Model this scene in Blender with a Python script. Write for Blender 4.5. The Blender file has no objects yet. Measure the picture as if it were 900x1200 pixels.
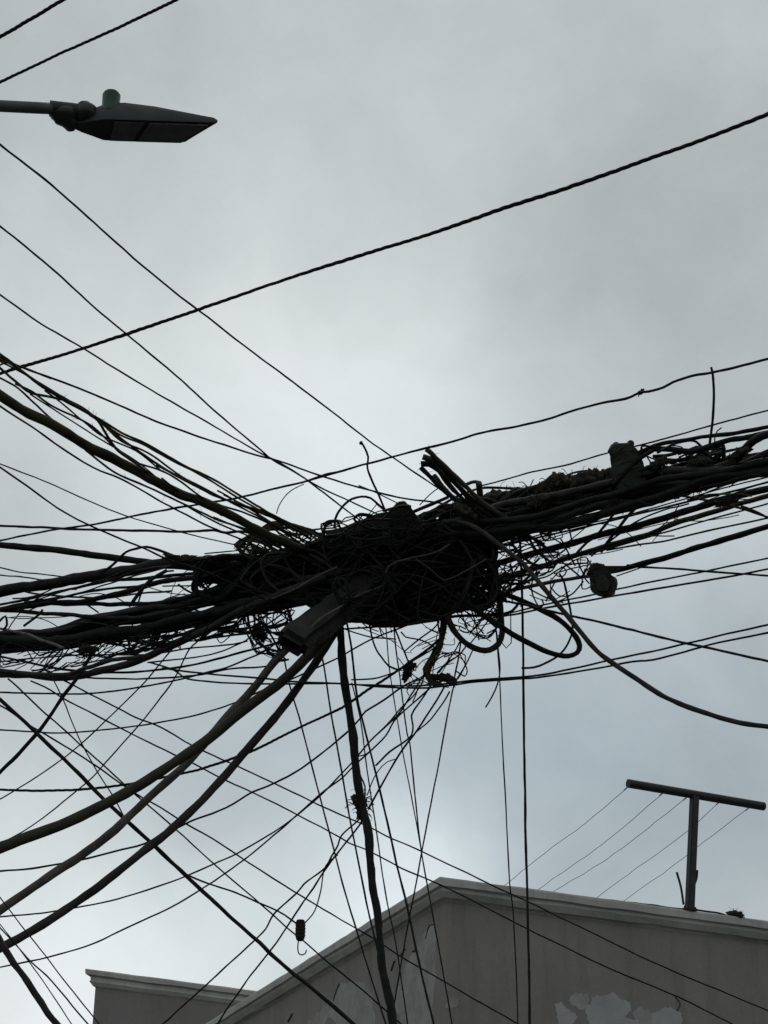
import bpy, bmesh, math, random
from mathutils import Vector, Matrix, noise
PI = math.pi
R = math.radians
sc = bpy.context.scene
COL = sc.collection

# ------------------------------------------------------------------ camera
F = 2000.0                       # focal length in photo pixels (900 x 1200)
PITCH = R(28)
EYE = Vector((0, 0, 1.6))
FW = Vector((0, math.cos(PITCH), math.sin(PITCH)))
UP = Vector((0, -math.sin(PITCH), math.cos(PITCH)))
RT = Vector((1, 0, 0))
cam_d = bpy.data.cameras.new('camera')
cam = bpy.data.objects.new('camera', cam_d)
COL.objects.link(cam)
cam.location = EYE
cam.rotation_euler = (R(90) + PITCH, 0, 0)
cam_d.sensor_fit = 'VERTICAL'
cam_d.sensor_height = 24
cam_d.lens = 24 * F / 1200
cam_d.clip_start = 0.05
cam_d.clip_end = 2000
sc.camera = cam


def ray(px, py):
    return (FW + RT * ((px - 450) / F) + UP * ((600 - py) / F)).normalized()


def P(px, py, d):
    return EYE + ray(px, py) * d


def PH(px, py, z):               # point of a sight line at height z
    r = ray(px, py)
    return EYE + r * ((z - EYE.z) / r.z)


def PV(px, py, p0, u):           # point of a sight line in the upright plane through p0 along u
    n = Vector((u.y, -u.x, 0))
    r = ray(px, py)
    return EYE + r * ((p0 - EYE).dot(n) / r.dot(n))


def DH(px, py, h=4.75):          # distance at which a cable hung h above the eye is met
    return h / max(ray(px, py).z, math.sin(R(22.5)))


# --------------------------------------------------------------- materials
def newmat(name):
    m = bpy.data.materials.new(name)
    m.use_nodes = True
    nt = m.node_tree
    b = nt.nodes['Principled BSDF']
    return m, nt, b


def noisy(name, c1, c2, scale, rough=0.6, c3=None, bump=0.0, s3=3.0, lo=0.4, hi=0.62, spec=0.3, detail=6):
    m, nt, b = newmat(name)
    tc = nt.nodes.new('ShaderNodeTexCoord')
    n = nt.nodes.new('ShaderNodeTexNoise')
    n.inputs['Scale'].default_value = scale
    n.inputs['Detail'].default_value = detail
    nt.links.new(tc.outputs['Object'], n.inputs['Vector'])
    cr = nt.nodes.new('ShaderNodeValToRGB')
    cr.color_ramp.elements[0].position = 0.35
    cr.color_ramp.elements[1].position = 0.65
    cr.color_ramp.elements[0].color = (*c1, 1)
    cr.color_ramp.elements[1].color = (*c2, 1)
    nt.links.new(n.outputs['Fac'], cr.inputs['Fac'])
    out = cr.outputs['Color']
    if c3:
        n3 = nt.nodes.new('ShaderNodeTexNoise')
        n3.inputs['Scale'].default_value = s3
        n3.inputs['Detail'].default_value = 8
        n3.inputs['Roughness'].default_value = 0.65
        nt.links.new(tc.outputs['Object'], n3.inputs['Vector'])
        mr = nt.nodes.new('ShaderNodeMapRange')
        mr.inputs['From Min'].default_value = lo
        mr.inputs['From Max'].default_value = hi
        nt.links.new(n3.outputs['Fac'], mr.inputs['Value'])
        mx = nt.nodes.new('ShaderNodeMix')
        mx.data_type = 'RGBA'
        nt.links.new(mr.outputs['Result'], mx.inputs['Factor'])
        nt.links.new(out, mx.inputs['A'])
        mx.inputs['B'].default_value = (*c3, 1)
        out = mx.outputs['Result']
    nt.links.new(out, b.inputs['Base Color'])
    b.inputs['Roughness'].default_value = rough
    b.inputs['Specular IOR Level'].default_value = spec
    if bump:
        bp = nt.nodes.new('ShaderNodeBump')
        bp.inputs['Strength'].default_value = bump
        bp.inputs['Distance'].default_value = 0.02
        nt.links.new(n.outputs['Fac'], bp.inputs['Height'])
        nt.links.new(bp.outputs['Normal'], b.inputs['Normal'])
    return m


M = {
    'black': noisy('black_cable_jacket', (.005, .0055, .0055), (.013, .0138, .0135), 14, .72, bump=.3, spec=.18),
    'dusty': noisy('dusty_cable_jacket', (.012, .0125, .0115), (.036, .035, .031), 9, .75, bump=.3, spec=.22),
    'moss': noisy('mossy_cable_jacket', (.014, .0145, .01), (.045, .044, .027), 11, .85, c3=(.05, .053, .018), s3=5, bump=.5),
    'olive': noisy('olive_black_jacket', (.016, .0155, .012), (.034, .033, .022), 9, .75, c3=(.03, .031, .016), s3=5, bump=.3),
    'grey': noisy('weathered_grey_jacket', (.045, .043, .038), (.1, .095, .085), 10, .8, bump=.3),
    'wood': noisy('weathered_grey_wood', (.012, .012, .011), (.042, .041, .037), 12, .85, c3=(.01, .01, .009), s3=6, bump=.6),
    'box': noisy('dusty_black_plastic', (.018, .019, .019), (.045, .046, .045), 16, .7, c3=(.03, .035, .02), s3=7, bump=.3),
    'debris': noisy('dry_moss_and_dust', (.012, .0125, .009), (.04, .039, .027), 30, .95, bump=.8),
    'lamp_body': noisy('dark_grey_cast_metal', (.014, .017, .016), (.025, .029, .0275), 12, .5, c3=(.014, .018, .017), s3=4),
    'lamp_arm': noisy('galvanised_tube', (.06, .066, .068), (.11, .115, .115), 20, .45, c3=(.045, .048, .05), s3=5),
    'glass': noisy('dusty_led_cover', (.04, .041, .046), (.075, .078, .085), 25, .22, spec=.5),
    'sensor': noisy('green_sensor_cap', (.01, .045, .03), (.02, .065, .045), 12, .4),
    'frame': noisy('dark_painted_steel', (.008, .0105, .0105), (.018, .021, .02), 14, .6, c3=(.02, .016, .012), s3=6, lo=.55, hi=.7),
    'cord': noisy('grey_clothesline_cord', (.07, .075, .08), (.12, .125, .13), 20, .8),
    'patch': noisy('bare_grey_plaster', (.285, .287, .29), (.335, .338, .342), 6, .9, c3=(.25, .24, .236), s3=3, lo=.5, hi=.72, bump=.4),
    'patch2': noisy('rough_scraped_plaster', (.265, .257, .253), (.295, .288, .285), 8, .9, c3=(.2, .188, .18), s3=2.5, lo=.45, hi=.65, bump=.5),
    'crack': noisy('dark_crack_brown', (.03, .028, .026), (.05, .045, .04), 20, .95),  # dark brown for the thin tubes drawn as plaster cracks
    'roof': noisy('roof_cement', (.14, .14, .135), (.22, .215, .2), 3, .95),
    'ground': noisy('asphalt', (.04, .04, .041), (.065, .064, .062), 40, .9, c3=(.09, .085, .08), s3=.3, lo=.5, hi=.8),
    'pave': noisy('concrete_pavement', (.2, .2, .19), (.3, .29, .27), 6, .9),
    'dirt': noisy('dark_dusty_ground', (.05, .048, .044), (.09, .085, .078), 3, .95),
    'line': noisy('road_paint', (.6, .6, .58), (.8, .8, .77), 12, .7),
}


def wallmat(name, a, b_, stain):
    m, nt, b = newmat(name)
    tc = nt.nodes.new('ShaderNodeTexCoord')

    def nz(scale, det=8, rough=.6, mp=None):
        n = nt.nodes.new('ShaderNodeTexNoise')
        n.inputs['Scale'].default_value = scale
        n.inputs['Detail'].default_value = det
        n.inputs['Roughness'].default_value = rough
        if mp:
            mpn = nt.nodes.new('ShaderNodeMapping')
            mpn.inputs['Scale'].default_value = mp
            nt.links.new(tc.outputs['Object'], mpn.inputs['Vector'])
            nt.links.new(mpn.outputs['Vector'], n.inputs['Vector'])
        else:
            nt.links.new(tc.outputs['Object'], n.inputs['Vector'])
        return n
    n1 = nz(1.1)
    cr = nt.nodes.new('ShaderNodeValToRGB')
    cr.color_ramp.elements[0].position = .3
    cr.color_ramp.elements[1].position = .7
    cr.color_ramp.elements[0].color = (*a, 1)
    cr.color_ramp.elements[1].color = (*b_, 1)
    nt.links.new(n1.outputs['Fac'], cr.inputs['Fac'])
    n2 = nz(1.0, 8, .7, (3.5, 3.5, .35))
    mr = nt.nodes.new('ShaderNodeMapRange')
    mr.inputs['From Min'].default_value = .5
    mr.inputs['From Max'].default_value = .75
    mr.inputs['To Max'].default_value = .55
    nt.links.new(n2.outputs['Fac'], mr.inputs['Value'])
    mx = nt.nodes.new('ShaderNodeMix')
    mx.data_type = 'RGBA'
    nt.links.new(mr.outputs['Result'], mx.inputs['Factor'])
    nt.links.new(cr.outputs['Color'], mx.inputs['A'])
    mx.inputs['B'].default_value = (*stain, 1)
    n3 = nz(30, 4)
    mx2 = nt.nodes.new('ShaderNodeMix')
    mx2.data_type = 'RGBA'
    mx2.blend_type = 'MULTIPLY'
    mx2.inputs['Factor'].default_value = .22
    nt.links.new(mx.outputs['Result'], mx2.inputs['A'])
    nt.links.new(n3.outputs['Fac'], mx2.inputs['B'])
    nt.links.new(mx2.outputs['Result'], b.inputs['Base Color'])
    b.inputs['Roughness'].default_value = .92
    b.inputs['Specular IOR Level'].default_value = .2
    n4 = nz(6, 10)
    bp = nt.nodes.new('ShaderNodeBump')
    bp.inputs['Strength'].default_value = .35
    bp.inputs['Distance'].default_value = .03
    nt.links.new(n4.outputs['Fac'], bp.inputs['Height'])
    nt.links.new(bp.outputs['Normal'], b.inputs['Normal'])
    return m


M['wall'] = wallmat('worn_brownish_wall_paint', (.215, .196, .19), (.25, .231, .223), (.125, .112, .106))
M['wall_far'] = wallmat('worn_grey_wall_paint', (.195, .181, .175), (.23, .213, .207), (.15, .14, .135))
M['cornice'] = wallmat('weathered_cornice_plaster', (.36, .36, .34), (.5, .5, .475), (.2, .205, .19))


# ------------------------------------------------------------------ objects
def link(name, bm, mat, parent=None, smooth=False):
    me = bpy.data.meshes.new(name)
    bmesh.ops.recalc_face_normals(bm, faces=bm.faces)
    bm.to_mesh(me)
    bm.free()
    me.materials.append(mat)
    if smooth:
        for p in me.polygons:
            p.use_smooth = True
    o = bpy.data.objects.new(name, me)
    COL.objects.link(o)
    if parent:
        o.parent = parent
        o.matrix_parent_inverse = Matrix.Translation(-parent.location)
    return o


def tag(o, label=None, cat=None, group=None, kind=None):
    if label:
        o['label'] = label
    if cat:
        o['category'] = cat
    if group:
        o['group'] = group
    if kind:
        o['kind'] = kind
    return o


def empty(name, loc):
    o = bpy.data.objects.new(name, None)
    o.empty_display_size = .1
    o.location = loc
    COL.objects.link(o)
    return o


def catmull(pts, step):
    n = len(pts)
    if n == 2:
        pts = [pts[0], pts[0].lerp(pts[1], .5), pts[1]]
        n = 3
    ext = [pts[0] * 2 - pts[1]] + pts + [pts[-1] * 2 - pts[-2]]
    out = []
    for i in range(1, n):
        p0, p1, p2, p3 = ext[i - 1], ext[i], ext[i + 1], ext[i + 2]
        # centripetal-like: limit tangents
        m1 = (p2 - p0) * .5
        m2 = (p3 - p1) * .5
        L = (p2 - p1).length
        if m1.length > L * 1.2:
            m1 = m1.normalized() * L * 1.2
        if m2.length > L * 1.2:
            m2 = m2.normalized() * L * 1.2
        k = max(1, int(math.ceil(L / step)))
        for j in range(k):
            t = j / k
            out.append(p1 * (2 * t ** 3 - 3 * t * t + 1) + m1 * (t ** 3 - 2 * t * t + t) + p2 * (-2 * t ** 3 + 3 * t * t) + m2 * (t ** 3 - t * t))
    out.append(pts[-1].copy())
    return out


def frames(path):
    T = []
    for i in range(len(path)):
        a = path[max(i - 1, 0)]
        b = path[min(i + 1, len(path) - 1)]
        t = (b - a)
        T.append(t.normalized() if t.length > 1e-9 else Vector((0, 0, 1)))
    ref = Vector((0, 0, 1)) if abs(T[0].z) < .9 else Vector((0, 1, 0))
    N = [(ref - T[0] * ref.dot(T[0])).normalized()]
    for i in range(1, len(path)):
        v = N[-1] - T[i] * N[-1].dot(T[i])
        N.append(v.normalized() if v.length > 1e-6 else N[-1])
    return T, N


def tube(bm, path, rad, sides=6, cap=True):
    T, N = frames(path)
    rings = []
    for i, p in enumerate(path):
        B = T[i].cross(N[i])
        r = rad[i] if isinstance(rad, list) else rad
        rings.append([bm.verts.new(p + (N[i] * math.cos(2 * PI * k / sides) + B * math.sin(2 * PI * k / sides)) * r) for k in range(sides)])
    for a, b in zip(rings, rings[1:]):
        for k in range(sides):
            bm.faces.new((a[k], a[(k + 1) % sides], b[(k + 1) % sides], b[k]))
    if cap:
        bm.faces.new(rings[0])
        bm.faces.new(rings[-1][::-1])


def parse(s):
    return [tuple(float(v) for v in q.split(',')) for q in s.split()]


def lift(pts, d0, d1):
    """picture points with the distance of both ends -> points in space, 1/d linear along the run"""
    n = len(pts)
    if d0 is None:
        d0 = DH(*pts[0])
    if d1 is None:
        d1 = DH(*pts[-1])
    s = [0]
    for a, b in zip(pts, pts[1:]):
        s.append(s[-1] + math.hypot(b[0] - a[0], b[1] - a[1]))
    out = []
    for p, q in zip(pts, s):
        t = q / s[-1]
        out.append(P(p[0], p[1], 1 / ((1 - t) / d0 + t / d1)))
    return out


def outside(p):
    return p[0] <= 1 or p[0] >= 899 or p[1] <= 1 or p[1] >= 1195


seed_i = [0]


def wire(name, w, d0, d1, s, label, cat='cable', group=None, mat='black', twist=0, jit=1.0, ext=2.2, rough=.1, kind=None, hairy=0):
    seed_i[0] += 1
    rnd = random.Random(seed_i[0])
    pts = parse(s) if isinstance(s, str) else s
    q = lift(pts, d0, d1)
    if outside(pts[0]) and ext:
        u = (q[0] - q[1]).normalized()
        q = [q[0] + u * ext] + q
    if outside(pts[-1]) and ext:
        u = (q[-1] - q[-2]).normalized()
        q = q + [q[-1] + u * ext]
    dm = sum((p - EYE).length for p in q) / len(q)
    r = w / 2 / F * dm
    step = max(.035, r * 2.2) if w > 2.4 else .05
    path = catmull(q, step)
    a = r * .22 * jit + .0016 * jit
    off = rnd.uniform(0, 99)
    pp = []
    for i, p in enumerate(path):
        v = noise.noise_vector(p * 3.1 + Vector((off, 0, 0))) * a * 1.8 + noise.noise_vector(p * 11 + Vector((0, off, 0))) * a * .8
        pp.append(p + v)
    bm = bmesh.new()
    if twist:
        T, N = frames(pp)
        # fine helix
        fine = catmull(pp, r * 1.3)
        T, N = frames(fine)
        dl = A_ = 0
        strands = [[] for _ in range(twist)]
        for i, p in enumerate(fine):
            if i:
                dl = (p - fine[i - 1]).length
            B = T[i].cross(N[i])
            A_ = A_ + dl / (r * 15) * 2 * PI * (1 + .8 * noise.noise(p * 1.3 + Vector((off, 0, 0))))
            of = .36 + .2 * noise.noise(p * 2.1)
            for k in range(twist):
                ang = A_ + 2 * PI * k / twist
                strands[k].append(p + (N[i] * math.cos(ang) + B * math.sin(ang)) * r * of)
        for st in strands:
            tube(bm, st, r * .62, 6)
    else:
        rr = [r * (1 + rough * 1.6 * noise.noise(p * 9 + Vector((off, off, 0))) + rough * noise.noise(p * 31)) for p in pp]
        tube(bm, pp, rr, 10 if w > 7 else (8 if w > 4 else 5))
    if hairy:
        for _ in range(hairy):
            i = rnd.randrange(len(pp))
            dv = Vector((rnd.gauss(0, 1), rnd.gauss(0, 1), rnd.gauss(0, 1))).normalized()
            l = rnd.uniform(.012, .035)
            tube(bm, [pp[i], pp[i] + dv * l, pp[i] + dv * l * 1.5 + Vector((0, 0, -.004))], .0012, 3)
    o = link(name, bm, M[mat], smooth=True)
    # origin at the middle of the run
    c = pp[len(pp) // 2]
    o.data.transform(Matrix.Translation(-c))
    o.location = c
    tag(o, label, cat, group, kind)
    return o


def blob(bm, c, rx, ry, rz, seed, sub=3, rough=.35, rot=None):
    r = bmesh.ops.create_icosphere(bm, subdivisions=sub, radius=1)
    for v in r['verts']:
        n = v.co.copy()
        k = 1 + rough * noise.noise(n * 1.6 + Vector((seed, 0, 0))) * 1.5 + rough * .6 * noise.noise(n * 4.5 + Vector((0, seed, 0)))
        q = Vector((n.x * rx, n.y * ry, n.z * rz)) * k
        if rot:
            q = rot @ q
        v.co = c + q


def img_axes(px, py, ang):
    """axes of a body seen at (px, py): along the picture angle, away, across"""
    r = ray(px, py)
    right = r.cross(Vector((0, 0, 1))).normalized()
    up = right.cross(r).normalized()
    a = right * math.cos(ang) + up * math.sin(ang)
    return a, r, (up * math.cos(ang) - right * math.sin(ang))


def clump(name, px, py, wx, wy, ang, d, label, cat, mat='debris', hairs=40, seed=1, hl=1.0, parts=5, group=None):
    rnd = random.Random(seed)
    a, r, b = img_axes(px, py, R(ang))
    c = P(px, py, d)
    sx, sy = wx / 2 / F * d, wy / 2 / F * d
    rot = Matrix((a, r, b)).transposed()
    bm = bmesh.new()
    for i in range(parts):
        t = (i + .5) / parts * 2 - 1
        t *= .72
        cc = a * t * sx + b * rnd.uniform(-.25, .25) * sy + r * rnd.uniform(-.2, .2) * sy
        k = math.sqrt(max(.25, 1 - t * t)) * rnd.uniform(.65, .95)
        blob(bm, cc, sx * 1.1 / parts * 1.4 if parts > 1 else sx * .8, sy * k * .9, sy * k * .85, seed + i, 3, .55, rot)
    for _ in range(hairs):
        t = rnd.uniform(-1, 1)
        th = rnd.uniform(0, 2 * PI)
        base = a * t * sx * .9 + (b * math.sin(th) + r * math.cos(th)) * sy * .6 * math.sqrt(max(.1, 1 - t * t))
        dv = (a * rnd.uniform(-1.2, 1.2) + b * rnd.uniform(-1, 1) + r * rnd.uniform(-1, 1)).normalized()
        out = (b * math.sin(th) + r * math.cos(th))
        l = rnd.uniform(.3, .9) * sy * hl
        p2 = base + (dv * .8 + out * .5) * l
        p3 = p2 + (dv * .5 + out * .2 + Vector((0, 0, -.5))) * l * .6
        tube(bm, catmull([base, p2, p3], l * .4), rnd.uniform(.0012, .003), 4)
    o = link(name, bm, M[mat], smooth=True)
    o.location = c
    tag(o, label, cat, group)
    return o


def boxbm(bm, c, ax, ay, az, hx, hy, hz, bev=0.0):
    vs = []
    for sx in (-1, 1):
        for sy in (-1, 1):
            for sz in (-1, 1):
                vs.append(bm.verts.new(c + ax * hx * sx + ay * hy * sy + az * hz * sz))
    fs = [(0, 1, 3, 2), (4, 6, 7, 5), (0, 4, 5, 1), (2, 3, 7, 6), (0, 2, 6, 4), (1, 5, 7, 3)]
    faces = [bm.faces.new([vs[i] for i in f]) for f in fs]
    if bev:
        es = list({e for f in faces for e in f.edges})
        bmesh.ops.bevel(bm, geom=es, offset=bev, segments=2, affect='EDGES')
    return faces


def prism_px(bm, pts, d, depth, c0, bev=.004, rough=0):
    """a body whose outline is given in picture points, with a real thickness along the view"""
    front = [bm.verts.new(P(x, y, d) - c0) for x, y in pts]
    back = [bm.verts.new(P(x, y, d + depth) - c0) for x, y in pts]
    n = len(pts)
    fs = [bm.faces.new(front), bm.faces.new(back[::-1])]
    for i in range(n):
        fs.append(bm.faces.new((front[i], back[i], back[(i + 1) % n], front[(i + 1) % n])))
    if bev:
        es = list({e for f in fs for e in f.edges})
        bmesh.ops.bevel(bm, geom=es, offset=bev, segments=2, affect='EDGES')
    if rough:
        bmesh.ops.triangulate(bm, faces=[f for f in bm.faces if len(f.verts) > 4])
        for _ in range(3):
            bmesh.ops.subdivide_edges(bm, edges=[e for e in bm.edges if e.calc_length() > .03], cuts=1)
        for v in bm.verts:
            v.co += noise.noise_vector(v.co * 14) * rough + noise.noise_vector(v.co * 40) * rough * .5


# =================================================================== SETTING
def sheet(name, x0, x1, y0, y1, z, mat, kind='structure'):
    bm = bmesh.new()
    bm.faces.new([bm.verts.new((x, y, z)) for x, y in ((x0, y0), (x1, y0), (x1, y1), (x0, y1))])
    o = link(name, bm, M[mat])
    o['kind'] = kind
    return o


sheet('ground', -600, 600, -600, 600, 0, 'dirt')
sheet('road', -300, 300, 3.5, 12.5, .004, 'ground')
bm = bmesh.new()
for y in (3.35, 12.65):
    boxbm(bm, Vector((0, y, .065)), RT, Vector((0, 1, 0)), Vector((0, 0, 1)), 300, .14, .065)
tag(link('kerb', bm, M['pave']), kind='structure')
bm = bmesh.new()
for i in range(-20, 20):
    bm.faces.new([bm.verts.new((x, y, .009)) for x, y in ((i * 6, 7.94), (i * 6 + 2.5, 7.94), (i * 6 + 2.5, 8.06), (i * 6, 8.06))])
tag(link('road_markings', bm, M['line']), kind='structure')

# -------------------------------------------------------------- buildings
ZT = 7.6


def cornice_run(name, pts, zt, parent, prof, mat='cornice', wav=.012, seed=0):
    """pts: plan points of the wall face, outward side to the right of travel"""
    rnd = random.Random(seed)
    bm = bmesh.new()
    # resample the run
    fine = []
    norm = []
    for i in range(len(pts) - 1):
        a, b = pts[i], pts[i + 1]
        u = (b - a).normalized()
        n = Vector((u.y, -u.x, 0))
        k = max(1, int((b - a).length / .25))
        for j in range(k + (1 if i == len(pts) - 2 else 0)):
            p = a.lerp(b, j / k)
            nn = n
            if j == 0 and i > 0:
                u0 = (pts[i] - pts[i - 1]).normalized()
                n0 = Vector((u0.y, -u0.x, 0))
                h = (n0 + n).normalized()
                nn = h / max(.3, h.dot(n))
            fine.append(p)
            norm.append(nn)
    rings = []
    for p, n in zip(fine, norm):
        ring = []
        for k, (o, z) in enumerate(prof):
            dz = wav * noise.noise(Vector((p.x * 1.7, p.y * 1.7, k * .8 + seed))) + wav * .6 * noise.noise(Vector((p.x * 7, p.y * 7, k + seed)))
            do = wav * .7 * noise.noise(Vector((p.x * 5, p.y * 5, k * 3 + 9 + seed)))
            ring.append(bm.verts.new(Vector((p.x, p.y, zt + z + (dz if k < len(prof) - 2 else 0))) + n * (o + (do if 0 < k < len(prof) - 2 else 0))))
        rings.append(ring)
    m = len(prof)
    for a, b in zip(rings, rings[1:]):
        for k in range(m):
            bm.faces.new((a[k], a[(k + 1) % m], b[(k + 1) % m], b[k]))
    bm.faces.new(rings[0])
    bm.faces.new(rings[-1][::-1])
    return link(name, bm, M[mat], parent)


def v2(p):
    return Vector((p.x, p.y, 0))


# the outline of the cornice lip in the photo gives the plan; the wall face sits 0.14 m behind it
OUT = .15
C0 = v2(PH(515, 1027, ZT))
CR = v2(PH(900, 1079, ZT))
CL = v2(PH(308, 1157, ZT))
uR = (CR - C0).normalized()
uL = (CL - C0).normalized()
nR = Vector((uR.y, -uR.x, 0))            # outward (toward camera)
nL = Vector((-uL.y, uL.x, 0))
hh = (nR + nL).normalized()
W0 = C0 - hh * (OUT / hh.dot(nR))
WR = W0 + uR * 26
WL = W0 + uL * 12.5
BR = WR - nR * 12
BL = WL + (uR * 9)
bld = empty('corner_building', (W0.x, W0.y, 0))
tag(bld, 'brownish grey flat-roofed building with pale cornice at its sharp corner, paint peeling', 'building')


def wall_face(name, a, b, z0, z1, mat, parent, thick=.25):
    u = (b - a).normalized()
    n = Vector((u.y, -u.x, 0))
    bm = bmesh.new()
    L = (b - a).length
    boxbm(bm, Vector(((a.x + b.x) / 2, (a.y + b.y) / 2, (z0 + z1) / 2)) - n * thick / 2, u, n, Vector((0, 0, 1)), L / 2, thick / 2, (z1 - z0) / 2)
    return link(name, bm, M[mat], parent)


bm = bmesh.new()
outl = [WL, W0, WR, BR, BL]
lo = [bm.verts.new((p.x, p.y, 0)) for p in outl]
hi = [bm.verts.new((p.x, p.y, ZT - .02)) for p in outl]
for i in range(5):
    bm.faces.new((lo[i], lo[(i + 1) % 5], hi[(i + 1) % 5], hi[i]))
# parapet inner side and roof
ins = []
cen = sum(outl, Vector()) / 5
for p in outl:
    ins.append(p + (cen - p).normalized() * .32)
hi2 = [bm.verts.new((p.x, p.y, ZT - .02)) for p in ins]
lo2 = [bm.verts.new((p.x, p.y, ZT - .75)) for p in ins]
for i in range(5):
    bm.faces.new((hi[i], hi[(i + 1) % 5], hi2[(i + 1) % 5], hi2[i]))
    bm.faces.new((hi2[i], hi2[(i + 1) % 5], lo2[(i + 1) % 5], lo2[i]))
bm.faces.new(lo2)
link('wall', bm, M['wall'], bld)
PROF = [(-.22, .0), (.0, .012), (OUT - .01, .0), (OUT, -.02), (OUT - .005, -.105), (OUT - .05, -.12), (OUT - .055, -.15), (OUT - .02, -.165), (.07, -.235), (.03, -.25), (.002, -.27), (-.22, -.27)]
cornice_run('cornice', [WL, W0, WR], ZT, bld, PROF, seed=3)


# windows far below the picture, so the walls stay believable from elsewhere
def opening(a, u, n, s, z, w, h, parent):
    c = a + u * s
    bm = bmesh.new()
    boxbm(bm, Vector((c.x, c.y, z)) + n * .02, u, n, Vector((0, 0, 1)), w / 2, .04, h / 2)
    f = link('window', bm, M['frame'], parent)
    bm = bmesh.new()
    boxbm(bm, Vector((c.x, c.y, z)) + n * .045, u, n, Vector((0, 0, 1)), w / 2 - .06, .03, h / 2 - .06)
    g = link('pane', bm, M['glass'], parent)
    bpy.context.view_layer.update()
    mw = g.matrix_world.copy()
    g.parent = f
    g.matrix_parent_inverse = f.matrix_world.inverted()
    g.matrix_world = mw


for s in (2.5, 7, 11.5, 16):
    opening(W0, uR, nR, s, 3.2, 1.3, 1.5, bld)


def patch(pts, a, u, n, name, mat, parent, proud=.004, wob=.0, seed=0, sub=5):
    rnd = random.Random(seed)
    q = [PV(x, y, Vector((a.x, a.y, 0)), u) for x, y in pts]
    out = []
    m = len(q)
    for i in range(m):
        p0, p1 = q[i], q[(i + 1) % m]
        for j in range(sub):
            t = j / sub
            p = p0.lerp(p1, t)
            sc_ = (p1 - p0).length
            p = p + (u * rnd.gauss(0, 1) + Vector((0, 0, rnd.gauss(0, 1)))) * sc_ * wob
            out.append(p)
    for _ in range(2):
        fine = []
        for i in range(len(out)):
            a_, b_ = out[i], out[(i + 1) % len(out)]
            l_ = (b_ - a_).length
            fine += [a_, (a_ + b_) / 2 + (u * rnd.gauss(0, 1) + Vector((0, 0, rnd.gauss(0, 1)))) * l_ * .14]
        out = fine
    bm = bmesh.new()
    f = bm.faces.new([bm.verts.new(p + n * proud) for p in out])
    r = bmesh.ops.extrude_face_region(bm, geom=[f])
    for v in [x for x in r['geom'] if isinstance(x, bmesh.types.BMVert)]:
        v.co -= n * .01
    bmesh.ops.triangulate(bm, faces=bm.faces)
    return link(name, bm, M[mat], parent)


big = parse('688,1197 686,1180 697,1166 706,1168 716,1162 729,1172 738,1174 739,1184 733,1192 746,1196 758,1212 742,1235 705,1240 690,1215')
patch(big, W0, uR, nR, 'peeled_patch', 'patch', bld, wob=.05, seed=2)
patch(parse('649,1178 657,1174 668,1184 679,1192 672,1197 660,1215 654,1199'), W0, uR, nR, 'peeled_patch', 'patch', bld, wob=.05, seed=3)
patch(parse('764,1188 776,1182 786,1180 797,1186 800,1198 792,1215 772,1212 763,1200'), W0, uR, nR, 'peeled_patch', 'patch', bld, wob=.05, seed=4)
patch(parse('664,1172 673,1163 683,1166 690,1163 690,1180 682,1185'), W0, uR, nR, 'peeled_patch', 'patch2', bld, proud=.003, wob=.06, seed=5)
patch(parse('740,1186 752,1181 764,1187 764,1200 750,1204'), W0, uR, nR, 'peeled_patch', 'patch2', bld, proud=.003, wob=.06, seed=6)
# left face: scraped areas near the corner and lower left
patch(parse('511,1078 512,1120 509,1160 506,1210 486,1212 470,1196 462,1180 468,1150 478,1128 486,1110 494,1100'), W0, uL, nL, 'peeled_patch', 'patch2', bld, proud=.003, wob=.04, seed=7)
patch(parse('520,1182 528,1168 537,1170 537,1178 528,1183'), W0, uR, nR, 'peeled_patch', 'patch2', bld, proud=.003, wob=.06, seed=8)
patch(parse('358,1215 362,1196 380,1180 398,1158 414,1150 428,1152 436,1164 440,1200 430,1215'), W0, uL, nL, 'peeled_patch', 'patch2', bld, proud=.003, wob=.04, seed=9)
for i, (s, wd) in enumerate((('391,1173 394,1163 398,1153', .012), ('338,1197 342,1190 343,1188', .018), ('459,1138 461,1131 463,1126', .016), ('484,1115 487,1114 488,1110', .014), ('499,1100 503,1086 509,1083', .008), ('470,1119 475,1112', .012), ('793,1185 797,1176 791,1168', .008))):
    pts = parse(s)
    u, n = (uR, nR) if pts[0][0] > 520 else (uL, nL)
    q = [PV(x, y, Vector((W0.x, W0.y, 0)), u) + n * .004 for x, y in pts]
    bm = bmesh.new()
    tube(bm, catmull(q, .05), wd, 4)
    link('plaster_crack', bm, M['crack'], bld)

# building behind, on the left
D2 = 36.0
A2 = P(103, 1135, D2)
Z2 = A2.z
A2 = v2(A2)
B2 = v2(PH(300, 1161, Z2))
u2 = (B2 - A2).normalized()
n2 = Vector((u2.y, -u2.x, 0))
fb0 = A2 - n2 * .14 + u2 * .25
fb1 = fb0 + u2 * 12
b2 = empty('rear_building', (fb0.x, fb0.y, 0))
tag(b2, 'low grey walled building end with thin pale cornice, behind the corner building', 'building')
bk0 = fb0 - n2 * 9 - u2 * .0
vis = (fb0 - v2(EYE)).normalized()
bk0 = fb0 + vis * 9 + u2 * 4.0
bk1 = fb1 + vis * 9
bm = bmesh.new()
outl = [fb0, fb1, bk1, bk0]
lo = [bm.verts.new((p.x, p.y, 0)) for p in outl]
hi = [bm.verts.new((p.x, p.y, Z2 - .03)) for p in outl]
for i in range(4):
    bm.faces.new((lo[i], lo[(i + 1) % 4], hi[(i + 1) % 4], hi[i]))
bm.faces.new(hi)
link('wall', bm, M['wall_far'], b2)
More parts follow.
